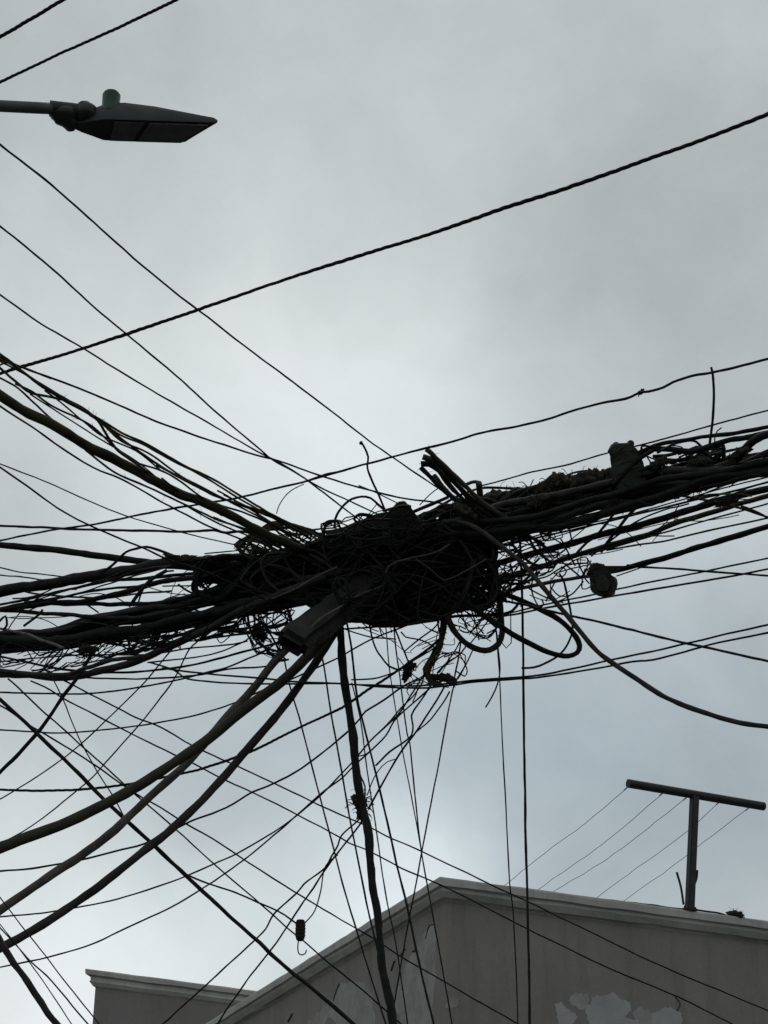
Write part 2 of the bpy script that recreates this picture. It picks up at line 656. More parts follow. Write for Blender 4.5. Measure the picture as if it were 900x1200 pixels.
PROF2 = [(-.2, 0), (.0, .01), (.13, 0), (.14, -.03), (.13, -.11), (.07, -.13), (.065, -.2), (.08, -.23), (.03, -.3), (.002, -.32), (-.2, -.32)]
cornice_run('cornice', [bk0, fb0, fb1], Z2, b2, PROF2, seed=8)

# ---------------------------------------------------------- clothesline frame
base = PH(809, 1067, ZT) - nR * .02
cf = empty('clothesline_stand', base)
tag(cf, 'dark steel T-shaped clothesline frame standing on the edge of the flat roof', 'clothesline frame')
bp0 = Vector((base.x, base.y, 0))
top = PV(814, 930, bp0, uR)
bm = bmesh.new()
hw = .052
q0 = base + Vector((0, 0, -.01))
tdir = (top - q0).normalized()
boxbm(bm, (q0 + top) / 2, (uR - tdir * uR.dot(tdir)).normalized(), nR, tdir, hw, .05, (top - q0).length / 2, .008)
link('post', bm, M['frame'], cf)
bm = bmesh.new()
boxbm(bm, base + Vector((0, 0, .015)) - nR * .03, uR, nR, Vector((0, 0, 1)), .11, .08, .012, .004)
link('base_plate', bm, M['frame'], cf)
for sx in (-1, 1):
    bm = bmesh.new()
    bc = base + Vector((0, 0, .02)) + uR * .085 * sx + nR * .02
    tube(bm, [bc, bc + Vector((0, 0, .035))], .014, 6)
    link('bolt', bm, M['frame'], cf)
ca = PV(736, 918, bp0, uR)
cb = PV(895, 945, bp0, uR)
bm = bmesh.new()
tube(bm, catmull([ca, (ca + cb) / 2, cb], .3), .06, 14)
co = link('crossbar', bm, M['frame'], cf, smooth=False)
for s, w in (('801,1060 798,1040 793,1022', 3), ('812,1040 816,1030 817,1020', 3.4)):
    q = [PV(x, y, bp0, uR) for x, y in parse(s)]
    bm = bmesh.new()
    tube(bm, catmull(q, .05), w / 2 / F * 22, 6)
    link('stub_rod', bm, M['frame'], cf)
cw = ['737,921 692,960 651,990 602,1029', '779,927 730,970 681,1007 634,1040', '809,931 741,985 692,1019 652,1043', '845,938 802,977 749,1015 702,1050', '881,944 821,990 779,1022 736,1052']
cwl = ['leftmost thin clothesline, tied at the left tip of the T-shaped roof frame', 'second clothesline from the left, tied midway along the left half of the crossbar',
       'thin clothesline tied to the crossbar right beside its post', 'clothesline passing behind the post, tied on the inner right half of the crossbar', 'rightmost thin clothesline, tied near the right tip of the crossbar']
for s, l in zip(cw, cwl):
    pts = parse(s)
    p0 = PV(*pts[0], bp0, uR)
    pe = PH(*pts[-1], p0.z - .12)
    d0, d1 = (p0 - EYE).length, (pe - EYE).length
    q = lift(pts, d0, d1)
    q.append(q[-1] + (q[-1] - q[-2]).normalized() * 2.5)
    bm = bmesh.new()
    path = catmull(q, .12)
    path = [p + noise.noise_vector(p * 2.2) * .012 for p in path]
    tube(bm, path, .0045, 5)
    # twisted knot at the tied end
    tube(bm, catmull([q[0], q[0].lerp(q[1], .12)], .03), .009, 5)
    o = link('clothesline', bm, M['cord'], smooth=True)
    tag(o, l, 'clothesline', 'clotheslines tied to the roof frame')
q = [PV(x, y, bp0, uR) + Vector((0, 0, -.015)) for x, y in parse('690,1052 740,1057 790,1063 830,1067 858,1072 872,1074')]
bm = bmesh.new()
tube(bm, [p + noise.noise_vector(p * 4) * .015 for p in catmull(q, .06)], .014, 6)
tag(link('roof_hose', bm, M['frame'], smooth=True), 'thin dark hose lying along the roof edge past the foot of the T-shaped frame', 'hose')
pc = PV(862, 1071, bp0, uR)
o = clump('dry_weed', 862, 1071, 16, 9, -10, (pc - EYE).length, 'small dry weed tuft on the roof edge to the right of the T-shaped frame', 'weed', 'debris', 60, 11, 1.4, 2)

# ================================================================ STREET LAMP
ZL = 6.1
N1 = PH(256, 143, ZL)            # near tip corner of the underside
Fa = PH(216, 167, ZL)            # far tip corner
Nk = PH(150, 139, ZL)            # near edge, rear
Lx = (N1 - Nk).normalized()      # along the head, towards its tip
Wy = (Fa - N1)
Wy = (Wy - Lx * Wy.dot(Lx)).normalized()
Z = Vector((0, 0, 1))
wid = (Fa - N1).dot(Wy)
mid = (N1 + Fa) / 2              # tip, centre
lamp_len = (PH(119, 161, ZL) - Fa).length
print('LAMP width', wid, 'length', lamp_len, 'tip skew', (Fa - N1).dot(Lx))
lamp = empty('street_lamp', (0, 0, 0))
skew = (Fa - N1).dot(Lx)


def LP(s, t, z):
    """s from the tip backwards, t across -1 near .. 1 far, z up"""
    s = s * .76
    return mid - Lx * s + Wy * (t * wid / 2) + Lx * (t * skew / 2 * max(0, 1 - s / .45)) + Z * z


secs = [(0.0, .93, .0, .028), (.02, .98, -.002, .04), (.12, 1.0, -.004, .062), (.28, 1.0, -.005, .09), (.42, 1.0, -.006, .104), (.50, .97, -.005, .098), (.56, .72, -.002, .08), (.62, .42, .0, .07), (.66, .3, .01, .06)]
bm = bmesh.new()
rings = []
for s, w, z0, z1 in secs:
    zt = z1
    ring = []
    for t, z in ((-w, z0), (-w * 1.02, z0 + .012), (-w * .96, z0 + (zt - z0) * .65), (-w * .7, zt * .94), (0, zt), (w * .7, zt * .94), (w * .96, z0 + (zt - z0) * .65), (w * 1.02, z0 + .012), (w, z0), (w * .5, z0 + .001), (-w * .5, z0 + .001)):
        ring.append(bm.verts.new(LP(s, t, z)))
    rings.append(ring)
for a, b in zip(rings, rings[1:]):
    for k in range(len(a)):
        bm.faces.new((a[k], a[(k + 1) % len(a)], b[(k + 1) % len(a)], b[k]))
bm.faces.new(rings[0])
bm.faces.new(rings[-1][::-1])
lh = link('lamp_head', bm, M['lamp_body'], lamp, smooth=True)
lh.data.set_sharp_from_angle(angle=R(42))
bm = bmesh.new()
for s0, s1 in ((.035, .30), (.325, .46)):
    boxq = [LP(s0, -.85, -.012), LP(s1, -.85, -.014), LP(s1, .85, -.014), LP(s0, .85, -.012)]
    lo = [bm.verts.new(p) for p in boxq]
    hi = [bm.verts.new(p + Z * .008) for p in boxq]
    bm.faces.new(lo)
    bm.faces.new(hi[::-1])
    for i in range(4):
        bm.faces.new((lo[i], lo[(i + 1) % 4], hi[(i + 1) % 4], hi[i]))
link('led_panel', bm, M['glass'], lamp)
# photocell on top
bm = bmesh.new()
pc = P(130.5, 116, (LP(.42, 0, .1) - EYE).length)
hr = 10.3 / F * (pc - EYE).length
tube(bm, [pc - Z * .075, pc - Z * .03, pc + Z * .016, pc + Z * .024], [hr * .93, hr * .95, hr, hr * .9], 18)
link('photocell', bm, M['sensor'], lamp, smooth=False)
# hinge, clamp
bm = bmesh.new()
hd = (LP(.6, 0, .03) - EYE).length
hp = P(101, 133, hd)
blob(bm, hp, .05, .05, .046, 3, 3, .12)
kn = P(76, 135, hd)
blob(bm, kn, .055, .05, .042, 5, 3, .12)
blob(bm, P(82, 144, hd), .034, .04, .028, 7, 3, .15)
link('hinge', bm, M['lamp_body'], lamp, smooth=True)
bm = bmesh.new()
cl0, cl1 = P(58, 127, hd), P(92, 131, hd)
tube(bm, catmull([cl0, cl1, P(112, 136, hd)], .03), .032, 12)
link('clamp', bm, M['lamp_body'], lamp, smooth=True)
bm = bmesh.new()
ar0 = P(66, 127.5, hd)
ar1 = P(0, 124.2, hd * .985)
ad = (ar1 - ar0).normalized()
pole_xy = ar1 + ad * 1.4
arm = catmull([ar0, ar1, pole_xy, pole_xy + ad * .25 + Z * -.2, pole_xy + ad * .32 + Z * -.7], .1)
tube(bm, arm, 6.6 / F * hd, 14)
link('arm', bm, M['lamp_arm'], lamp, smooth=True)
pb = arm[-1]
bm = bmesh.new()
tube(bm, [Vector((pb.x, pb.y, 0)), Vector((pb.x, pb.y, pb.z * .5)), pb], [.09, .075, .05], 14)
link('lamp_pole', bm, M['lamp_arm'], lamp, smooth=True)
tag(lamp, 'dark grey street lamp head with round green sensor cap on a tubular arm', 'street lamp')

# ==================================================================== CABLES
HUB = 10.6
w = wire
# --- high lines
w('twisted_cable', 4.6, 8.2, 8.0, '0,43 38,22 77,-1', 'short thick twisted cable cutting the topmost left corner of the sky', 'cable', mat='black', twist=3, ext=3)
w('twisted_cable', 3.7, 8.6, 8.2, '0,96 67,65 133,35 207,-1', 'twisted cable passing just above the street lamp head', twist=3, ext=3)
w('twisted_cable', 4.6, 8.4, 11.0, '900,134 800,172 700,208 600,241 500,275 420,300 345,324 232,363 130,398 60,420 25,430 0,438', 'long twisted cable crossing the whole open sky from right down to the left', twist=3, ext=3, jit=.5)
w('thin_cable', 2.3, None, HUB, '0,170 60,217 130,278 180,322 232,363 300,415 355,457 411,500 456,533 490,556 515,573 540,590', 'thin cable sloping from below the street lamp to the cut cable stubs')
w('thin_cable', 2.2, None, HUB, '0,265 50,305 100,350 150,393 200,435 233,465 300,522 321,540 358,561 399,593 425,612 455,634 480,655', 'thin cable starting mid left edge and steepening into the hub, second below the lamp')
w('thin_cable', 2.1, None, HUB - .2, '0,345 25,362 50,380 97,408 140,435 200,470 252,500 300,528 335,546 362,563 380,573 410,587 444,603 480,622', 'third thin cable below the lamp, converging on the hub above the cable fan')
w('thin_cable', 2.5, None, HUB + .2, '0,418 30,432 100,458 167,487 233,512 300,533 327,540 372,556 424,572 465,582 505,588 530,592', 'thin cable leaving the top of the left cable fan and running flat to the hub')
w('thin_wire', 1.6, HUB, HUB, '420,569 440,577 462,588 480,598', 'short thin branch wire under the flat cable just left of the stubs', 'wire')
w('wavy_cable', 2.9, 8.6, 12.0, '900,420 878,426 856,432 833,437 811,440 789,448 778,454 760,459 750,460 733,467 700,474 670,482 640,492 600,501 560,508 540,514 500,525 470,533 440,541 420,546 400,552 380,556 355,565 320,573 280,583 240,590 211,594 176,601 140,608 107,615 71,620 0,633', 'long wavy cable with a small knot, running above the whole cable bundle')
clump('cable_splice', 751, 459, 8, 6, 20, 9.1, 'tiny knot on the long wavy cable above the right bundle', 'splice', 'black', 8, 21, 1, 2)
w('thin_wire', 1.8, HUB + .5, HUB + .5, '360,564 380,558 406,551', 'short loose wire end lying along the wavy cable left of the hub', 'wire')
w('thin_wire', 1.3, HUB, HUB + .2, '356,567 345,572 336,579 327,592 324,602', 'hair-thin curved wire hanging from the wavy cable over the cable fan', 'wire')
w('thin_cable', 3.1, 12.2, 11.0, '0,616 50,618 80,620 107,621 160,622 211,623 250,621 264,624 282,623 300,627 330,640', 'nearly level cable above the thick straight one at the left edge')
w('thin_wire', 1.6, None, HUB + .2, '0,543 50,563 100,585 150,605 200,620 250,633 300,643 330,650', 'thin straight wire dropping gently beneath the cable fan', 'wire')
w('thin_cable', 2.4, None, HUB - .4, '0,547 33,570 67,595 100,613 133,628 167,642 200,657 235,668 275,685 310,702', 'thin cable crossing in front of the level cable and over the left bundle')
w('cable_loop', 3.2, 11.2, 11.0, '118,672 128,665 137,657 148,647 160,643 172,641 188,645 204,651 215,658', 'small arched cable rising over the left bundle near the moss clump', 'cable')
w('thin_wire', 1.6, 12, 11.4, '0,665 21,670 50,673 85,677', 'upper of two short thin wires entering the left edge under the thick cable', 'wire')
w('thin_wire', 1.7, 12, 11.4, '0,674 25,676 50,680', 'lower of two short thin wires entering the left edge under the thick cable', 'wire')
w('thin_wire', 1.7, HUB, HUB, '240,649 265,646 289,644 304,644', 'short level wire resting on the moss clump of the left bundle', 'wire')
w('thin_cable', 2.2, HUB, HUB, '360,621 378,619 395,618', 'short thin cable running into the wooden batten from the left')

# --- left bundle, traced strands
GB = 'cables of the left bundle'
w('thick_cable', 8.2, 11.9, 10.8, '0,638 71,645 120,652 160,657 200,662 260,668 320,672', 'thick smooth cable on top of the left bundle, straight to the moss clump', 'cable', GB, jit=.5)
w('thick_cable', 12.5, 12.0, 10.8, '0,692 35,687 71,681 115,675 160,666 200,659 260,662', 'thickest upper cable of the left bundle, bending up into the moss', 'cable', GB, rough=.12)
w('medium_cable', 3.3, 11.8, 10.7, '0,709 35,702 60,696 89,689 130,680 165,668 200,664', 'thin strand hugging the underside of the thickest upper left cable', 'cable', GB)
w('medium_cable', 3.2, 11.8, 10.7, '0,713 39,705 71,700 100,693 130,689 170,686 230,676 290,672', 'strand running through the upper gap of the left bundle', 'cable', GB)
w('medium_cable', 6.2, 11.8, 10.6, '0,715 40,709 71,707 95,706 120,700 150,692 190,682 240,676 300,672', 'medium cable splitting the two light gaps of the left bundle', 'cable', GB)
w('medium_cable', 4.4, 11.8, 10.7, '120,680 140,679 176,677 211,674 250,672 290,672', 'short strand beneath the moss clump, above the widest gap', 'cable', GB)
w('medium_cable', 5.4, 11.9, 10.6, '30,706 60,707 95,707 130,708 170,707 210,702 260,690', 'cable along the lower rim of the widest gap in the left bundle', 'cable', GB)
w('medium_cable', 4.8, 11.9, 10.6, '0,715 36,717 71,719 114,723 160,724 210,716', 'strand below the widest gap at the left edge, slightly falling', 'cable', GB)
w('thick_cable', 15, 12.0, 10.7, '0,752 40,748 80,738 120,727 160,718 220,706 290,691 340,680', 'fat black taped cable in the heart of the left bundle', 'cable', GB, rough=.18)
w('thick_cable', 13, 11.6, 10.4, '0,749 50,752 100,745 160,738 220,726 270,712 320,698', 'fat lower cable of the left bundle, darkest one', 'cable', GB, rough=.18)
w('medium_cable', 3, 11.3, 10.2, '0,737 30,743 55,752 75,760', 'pale thin strand crossing over the dark left bundle near the edge', 'cable', GB, mat='grey')
w('medium_cable', 3.2, 11.7, 10.4, '0,760 60,757 110,753 160,747 210,744 260,730 300,712', 'thin strand along the bottom rim of the left bundle', 'cable', GB)
w('short_tie', 3, 11, 11, '27,733 36,727 45,720 50,714', 'short slanted strand inside the left gap nearest the frame edge', 'cable', GB)
w('short_tie', 4.2, 11, 11, '155,706 161,697 168,688 178,678 196,668', 'thick slanted tie strand between upper and middle left bundle cables', 'cable', GB)
w('short_tie', 2, 11, 11, '102,709 110,714 116,718', 'tiny slanted wire in the middle left gap', 'wire', GB)
w('short_tie', 3, 11, 11, '0,727 6,722 8,732 4,738', 'small bent strand at the far left edge', 'cable', GB)
w('thick_cable', 8.4, 11.4, 10.2, '0,789 36,792 71,793 107,789 142,780 167,771 193,760 215,750 247,735 273,721 300,709 340,692 380,676', 'thick cable sagging clear below the left bundle and climbing into the hub', 'cable', GB, mat='dusty')
w('thick_cable', 5.0, 11.4, 10.3, '0,786 30,789 55,791 80,790 105,782 130,774 165,770', 'thinner companion on the sagging thick cable at the left edge', 'cable', GB, mat='dusty')
rnd = random.Random(5)


def band(top, bot, n, x0, x1, w0, w1, d0, d1, label, group, seed):
    rn = random.Random(seed)

    def at(poly, x):
        for a, b in zip(poly, poly[1:]):
            if a[0] <= x <= b[0]:
                t = (x - a[0]) / (b[0] - a[0])
                return a[1] + (b[1] - a[1]) * t
        return poly[-1][1] if x > poly[-1][0] else poly[0][1]
    for i in range(n):
        u = (i + .5) / n
        ph, am = rn.uniform(0, 9), rn.uniform(.08, .28)
        wv = rn.uniform(w0, w1)
        pts = []
        x = x0
        while x < x1 + 1:
            uu = min(.96, max(.04, u + am * math.sin(x / 55 + ph) + .05 * math.sin(x / 17 + ph * 3)))
            t, b = at(top, x), at(bot, x)
            pts.append((x, t + (b - t) * uu))
            x = x1 if x < x1 < x + 20 else x + 20
        dd = rn.uniform(-.22, .22)
        w('packed_cable', wv, d0 + dd, d1 + dd, pts, label, 'cable', group, mat=rn.choice(['black', 'black', 'black', 'black', 'dusty']), rough=.15)


band(parse('0,740 70,738 114,722 160,714 220,703 290,688 330,680 400,670'), parse('0,763 70,759 140,748 200,741 250,730 300,716 330,712 400,700'), 12, 0, 400, 4, 8, 11.8, 10.5,
     'black cable packed tightly in the dark lower band of the left bundle', 'cables packed in the left bundle', 7)
# loose thin lines under the left bundle
LL = [
    (2.0, 11.4, 10.6, '0,775 40,771 90,768 150,767 180,766 214,761 274,755 290,751', 'topmost thin line just below the left bundle, almost level'),
    (2.0, 11.2, 10.5, '173,776 221,771 257,764 275,757 289,750 298,742', 'short thin line curling up to the wire knot left of the wooden post end'),
    (2.8, 11.4, 10.5, '0,770 60,782 105,787 150,788 203,783 239,776 274,767 298,761 330,752', 'thin line curving up under the hanging wire knot, thicker than its neighbours'),
    (2.2, 11.6, 10.4, '0,811 77,813 140,809 203,798 239,789 265,783 292,771 312,761 330,748', 'thin line sagging under all left bundle cables then rising to the post end'),
    (2.2, 11.6, 10.5, '60,790 93,794 152,796 203,794 239,790 271,784 310,781 335,772', 'thin line joining the sagging thick cable and running level to the post end'),
    (2.0, 11.6, 10.4, '0,855 35,857 70,859 117,856 163,850 221,840 257,830 282,821 310,808 342,795 369,783 397,770 413,761 436,749 471,735 490,725', 'lone curved line below the left bundle, passing behind the three thick drop cables'),
    (1.8, 11.8, 10.5, '0,989 30,972 58,953 100,918 117,901 163,850 177,833 203,797 221,762 235,748 245,730', 'thin wire climbing from the lower left edge steeply into the left bundle'),
    (1.7, 11.8, 10.7, '0,937 47,908 93,873 131,838 150,819 178,790 196,768 210,750', 'upper thin wire climbing diagonally from the left edge into the left bundle'),
    (4.3, 11.2, 10.9, '0,904 23,882 43,859 57,840 71,820 89,796 103,773 112,757', 'thick stiff cable rising from the left edge across the sagging cable'),
    (4.6, 10.4, 9.8, '0,818 42,859 71,886 100,915 126,941 177,988 200,1009 234,1042 298,1100 337,1135 415,1200', 'thick straight diagonal cable crossing the lower left and the roof edge'),
    (2.0, 10.5, 12.0, '0,827 14,835 35,850 56,862 112,897 142,918 163,932 190,947 216,964 244,980 286,1007 347,1046 380,1066 415,1086 439,1100 470,1121 522,1151 600,1196', 'thin diagonal wire running just right of the thick diagonal, over the corner cornice'),
    (2.0, 10.7, 12.0, '9,795 28,812 53,836 80,860 98,876 145,918 173,943 215,980 249,1011 298,1053 337,1088 356,1102 380,1124 417,1154 451,1183 470,1200', 'thin diagonal wire passing right behind the hanging black plug'),
    (1.6, 11.0, 10.6, '62,796 69,810 77,827 93,866 114,904 133,934 145,957 152,962', 'thin steep wire ending on the thick diagonal at lower left'),
    (1.9, 11.2, 13.0, '36,798 59,809 76,820 124,844 160,862 205,885 225,894 262,913 297,929 346,954 395,979 410,988 426,994 470,1017 497,1028 517,1037 556,1056 617,1088 711,1133 787,1165 858,1200', 'lower of two long parallel diagonals passing over the building corner'),
    (1.9, 11.2, 13.0, '71,796 107,814 139,830 160,841 190,853 225,873 279,898 321,918 365,939 400,955 434,970 460,983 496,999 568,1033 617,1056 711,1101 787,1137 900,1184', 'upper of two long parallel diagonals passing over the building corner'),
    (3.3, 11.0, 10.3, '0,925 47,927 93,925 140,920 187,912 237,901 279,886 307,874 353,852 400,829 436,805 471,783 500,762 515,750', 'dark rope-like line curving from the left edge up to the small wire knots'),
    (2.4, 11.0, 10.3, '0,1021 37,1018 93,1008 134,998 169,989 209,970 225,962 265,947 295,929 321,918 353,901 381,880 408,857 422,842 428,834 450,820 468,807 490,795', 'curved line from the left edge rising between the two lowest thick cables'),
    (2.0, 11.0, 10.3, '0,1074 49,1070 98,1062 147,1051 200,1034 249,1013 278,1000 312,980 339,963 372,936 400,907 414,892 434,868 448,855 466,838 480,818 498,789', 'second lowest curved line from the left edge toward the hanging knots'),
    (2.0, 11.0, 10.3, '0,1134 54,1122 105,1107 147,1088 200,1063 244,1037 286,1008 320,980 339,964 377,929 400,912 414,898 434,880 452,862 462,845 475,832 505,805', 'lowest curved line of the lower left, just above the rear building'),
    (2.1, 10.3, 12.0, '422,958 400,978 396,990 388,1004 381,1017 356,1035 347,1046 322,1070 316,1080 312,1088 298,1102 249,1147 200,1192 190,1200', 'crooked wire falling left from the pole knot to the rear building'),
    (2.1, 10.3, 12.0, '426,960 413,978 400,995 381,1020 368,1040 356,1056 342,1078 330,1096 317,1114 300,1135 283,1158 256,1198', 'crooked wire falling from the pole knot past the plug to the corner roof'),
    (1.6, 10.3, 10.3, '396,1002 385,1010 379,1020 376,1040 371,1061 366,1072 357,1082', 'short bent wire feeding the hanging black plug from above right'),
    (2.2, 10.1, 10.3, '176,987 195,1006 215,1022 244,1035 275,1045 303,1057 327,1068 347,1082', 'wire branching off the thick diagonal and feeding the hanging black plug'),
    (7.2, 8.6, 8.2, '0,1102 15,1127 37,1161 66,1200', 'thick black cable crossing the lowest left corner of the frame'),
    (1.5, 9.0, 8.6, '0,1050 29,1090 54,1122 93,1171 115,1200', 'thin wire ending at the left end of the rear building, rightmost of three'),
    (1.3, 9.2, 8.8, '0,1083 34,1127 59,1161 84,1200', 'thinnest steep wire in the lower left corner, between two others'),
    (1.8, 9.4, 9.0, '0,1087 15,1103 37,1128 61,1151 100,1196', 'bowed steep wire in the lower left corner beside the rear building'),
]
for i, (ww, a, b, s, l) in enumerate(LL):
    w('thin_cable' if ww > 1.9 else 'thin_wire', ww, a, b, s, l, 'cable' if ww > 1.9 else 'wire', 'loose lines on the lower left', twist=3 if 3.2 < ww < 3.4 else 0, mat='black')
# three thick drop cables
w('thick_drop_cable', 12.4, 9.8, 10.3, '0,994 14,988 70,967 126,941 163,920 190,903 213,888 248,863 283,834 330,798 351,779 372,757 395,730', 'thickest and highest of the three curved drop cables on the lower left', 'cable', 'thick drop cables below the hub', 'olive', jit=.5, rough=.07)
w('thick_drop_cable', 9.6, 9.9, 10.5, '0,1067 68,1020 98,1001 127,979 149,959 190,921 220,894 248,862 275,830 300,803 320,778 345,752 380,720', 'middle grey-brown drop cable, slipping behind the thickest one', 'cable', 'thick drop cables below the hub', 'grey', jit=.5, rough=.07)
w('thick_drop_cable', 9.4, 9.7, 10.4, '0,1112 49,1084 110,1043 171,995 195,977 237,938 283,885 330,831 350,804 367,780 385,753 400,728', 'lowest of the three curved drop cables, meeting the thick diagonal', 'cable', 'thick drop cables below the hub', 'dusty', jit=.5, rough=.09)

# --- verticals
w('taped_drop_bundle', 10, 10.4, 9.6, '396,715 398,737 402,780 407,820 411,850 414,875 418,905 422,932 425,950 428,964 432,1000 436,1040 441,1066 445,1102 449,1133 453,1163 459,1200', 'thick wavy taped cable bundle dropping from the hub to the bottom of the frame', 'cable', mat='black', rough=.16, hairy=25)
clump('wire_knot', 423, 943, 32, 19, -82, 10.05, 'ragged wire knot tied around the thick dropping bundle', 'knot', 'debris', 60, 31, 1.1, 3)
VV = [
    (2.1, '333,770 339,801 353,850 374,929 387,980 404,1044 429,1127 452,1200', 'leftmost thin wire falling steeply from the wooden post end'),
    (2.3, '374,755 380,785 388,836 396,880 410,958 418,1000 431,1066 441,1107 447,1132', 'thin wire falling left of the thick dropping bundle and meeting it low down'),
    (2.7, '405,725 412,760 419,820 432,872 446,928 462,1000 475,1053 492,1132 508,1200', 'thin cable falling just right of the thick dropping bundle'),
    (1.7, '412,800 422,842 430,900 438,952 445,1000 453,1053 466,1119 478,1200', 'very thin wire close to the right side of the thick dropping bundle'),
    (1.5, '452,735 456,780 460,807 468,860 472,882 482,932 494,998', 'left one of a thin pair falling from the hub middle to a common crossing'),
    (1.9, '461,725 464,760 468,789 477,860 480,870 488,950 494,998 500,1034 514,1110 530,1200', 'thin wire from the hub middle that continues over the building corner'),
    (1.9, '556,758 545,780 533,800 528,820 510,916 497,985 491,1015 486,1042 478,1083 470,1130 461,1182', 'thin wire slanting leftward from the small U loop across the falling pair'),
    (3.1, '609,622 612,690 613,780 614,860 616,980 618,1060 621,1200', 'straight upright cable falling right of the big loop to the frame bottom'),
    (1.7, '581,735 583,762 586,800 588,850 592,929 597,1035 601,1065 604,1120 607,1198', 'thin upright wire left of the straight upright cable'),
]
for ww, s, l in VV:
    w('thin_cable' if ww > 2 else 'thin_wire', ww, 10.5, 9.7, s, l, 'cable' if ww > 2 else 'wire', 'wires falling from the hub', jit=.6)
w('loose_wire_end', 1.8, 10.4, 10.2, '582,740 584,756 586,784 583,802 577,816 569,829', 'thin cut wire end hanging and curling left beside the small U loop', 'wire')
w('loose_wire_end', 1.4, 10.5, 10.5, '599,715 599,740 599,753 593,759 587,752 584,744', 'tiny thin J-shaped wire between the two loops', 'wire')

# --- loops on the right of the hub
w('cable_loop', 7.2, 10.3, 10.3, '519,712 524,724 531,738 540,749 550,757 562,762 573,762 583,755 588,742 587,725 585,705 582,680 578,655 574,635', 'thick small U-shaped cable loop hanging at the right end of the hub', 'cable', 'cable loops hanging from the hub', 'dusty', jit=.6, hairy=25)
w('cable_loop', 6.4, 10.1, 10.5, '535,695 547,706 565,720 584,732 600,743 613,750 630,759 642,764 655,768 666,769 676,765 679,757 675,747 665,735 653,725 642,718 628,711 613,704 600,699 585,695', 'big thick teardrop-shaped cable loop hanging to the right of the hub', 'cable', 'cable loops hanging from the hub', 'black', jit=.6)
w('cable_loop', 2.7, 10.2, 10.5, '611,783 620,783 631,781 648,773 658,765 666,754 671,740 671,727 668,712 664,696 660,680 655,672', 'thin curved cable with a blunt end, winding around the tip of the big loop', 'cable', 'cable loops hanging from the hub')
w('sagging_cable', 5.8, 10.0, 8.8, '520,612 533,611 551,615 569,626 587,640 611,659 628,678 648,702 671,729 700,763 740,792 783,818 827,836 870,848 900,852', 'thick smooth cable sweeping from the hub down to the right edge', 'cable', mat='dusty', jit=.5)
w('thin_cable', 3.1, 10.4, 9.2, '590,704 615,708 640,715 700,728 740,738 805,754 900,775', 'straight cable falling from the big loop to the right edge')
w('thin_cable', 2.4, 10.4, 9.4, '190,783 246,790 307,795 350,799 400,801 416,802 471,804 507,803 533,800 560,797 613,793 642,789 680,781 740,768 805,754 860,741 900,732', 'upper of two near-level lines crossing below the whole hub')
w('thin_cable', 2.4, 10.6, 9.3, '175,776 203,785 220,796 260,800 310,802 400,801.5 450,805 500,806 560,799 620,795 650,791 700,783 740,775 766,773 820,759 844,753 900,741', 'lower of two near-level lines crossing below the whole hub')

# --- right bundle
GR = 'cables of the right bundle'
w('thin_cable', 2.1, None, HUB, '900,481 833,499 789,511 744,523 712,531 669,543 624,553 580,565 562,570', 'thin straight line along the top of the right bundle')
w('upright_stub', 3.2, 9.3, 9.4, '833,431 835,440 836,455 836,475 835,495 832,520', 'short stiff cable stub standing upright on the right bundle', 'cable')
w('thin_wire', 1.6, 9.4, 9.4, '838,522 838,512 841,505 846,501', 'tiny hooked wire beside the upright stub', 'wire')
w('medium_cable', 5, 9.4, 9.9, '900,500 864,507 829,511 805,515 784,518 763,524 745,534 735,545', 'uppermost cable of the right bundle, curving into the upper junction box', 'cable', GR)
w('thick_cable', 7, 9.4, 9.9, '900,508 873,514 856,516 840,520 829,523 808,529 784,527 758,528 735,540', 'second cable of the right bundle, dipping beside the upright stub', 'cable', GR)
w('thick_cable', 9.4, 9.3, 9.6, '900,509 888,513 879,519 868,531 855,542 830,552', 'short fat cable hooking down inside the right bundle at the frame edge', 'cable', GR)
w('thick_cable', 16, 9.7, 10.5, '900,538 860,546 800,559 740,572 690,586 640,600 590,610', 'fattest black cable running the full right bundle', 'cable', GR, rough=.12)
w('thick_cable', 9, 9.3, 10.2, '900,553 847,561 793,571 758,577 740,581 690,596 640,611 590,622', 'smooth round cable along the lower side of the right bundle', 'cable', GR, rough=.1)
w('medium_cable', 5, 9.6, 9.8, '750,552 762,547 790,540 815,536 840,529', 'upper short strand in the gap right of the upper junction box', 'cable', GR)
w('medium_cable', 4, 9.6, 9.8, '755,556 775,551 800,544 820,541', 'lower short strand in the gap right of the upper junction box', 'cable', GR)
w('medium_cable', 3.5, 9.6, 9.8, '775,560 800,548 822,537 845,531 880,523', 'slanted strand crossing the gaps of the right bundle', 'cable', GR)
w('medium_cable', 3, 9.6, 9.8, '770,530 790,520 812,517 822,524', 'small arched strand on top of the right bundle', 'cable', GR)
band(parse('530,600 590,590 640,580 700,567 740,557 820,546 900,529'), parse('530,640 590,628 650,621 665,616 740,598 820,575 900,557'), 13, 530, 900, 5, 9, 10.3, 9.5,
     'black cable packed tightly in the solid core of the right bundle', 'cables packed in the right bundle', 17)
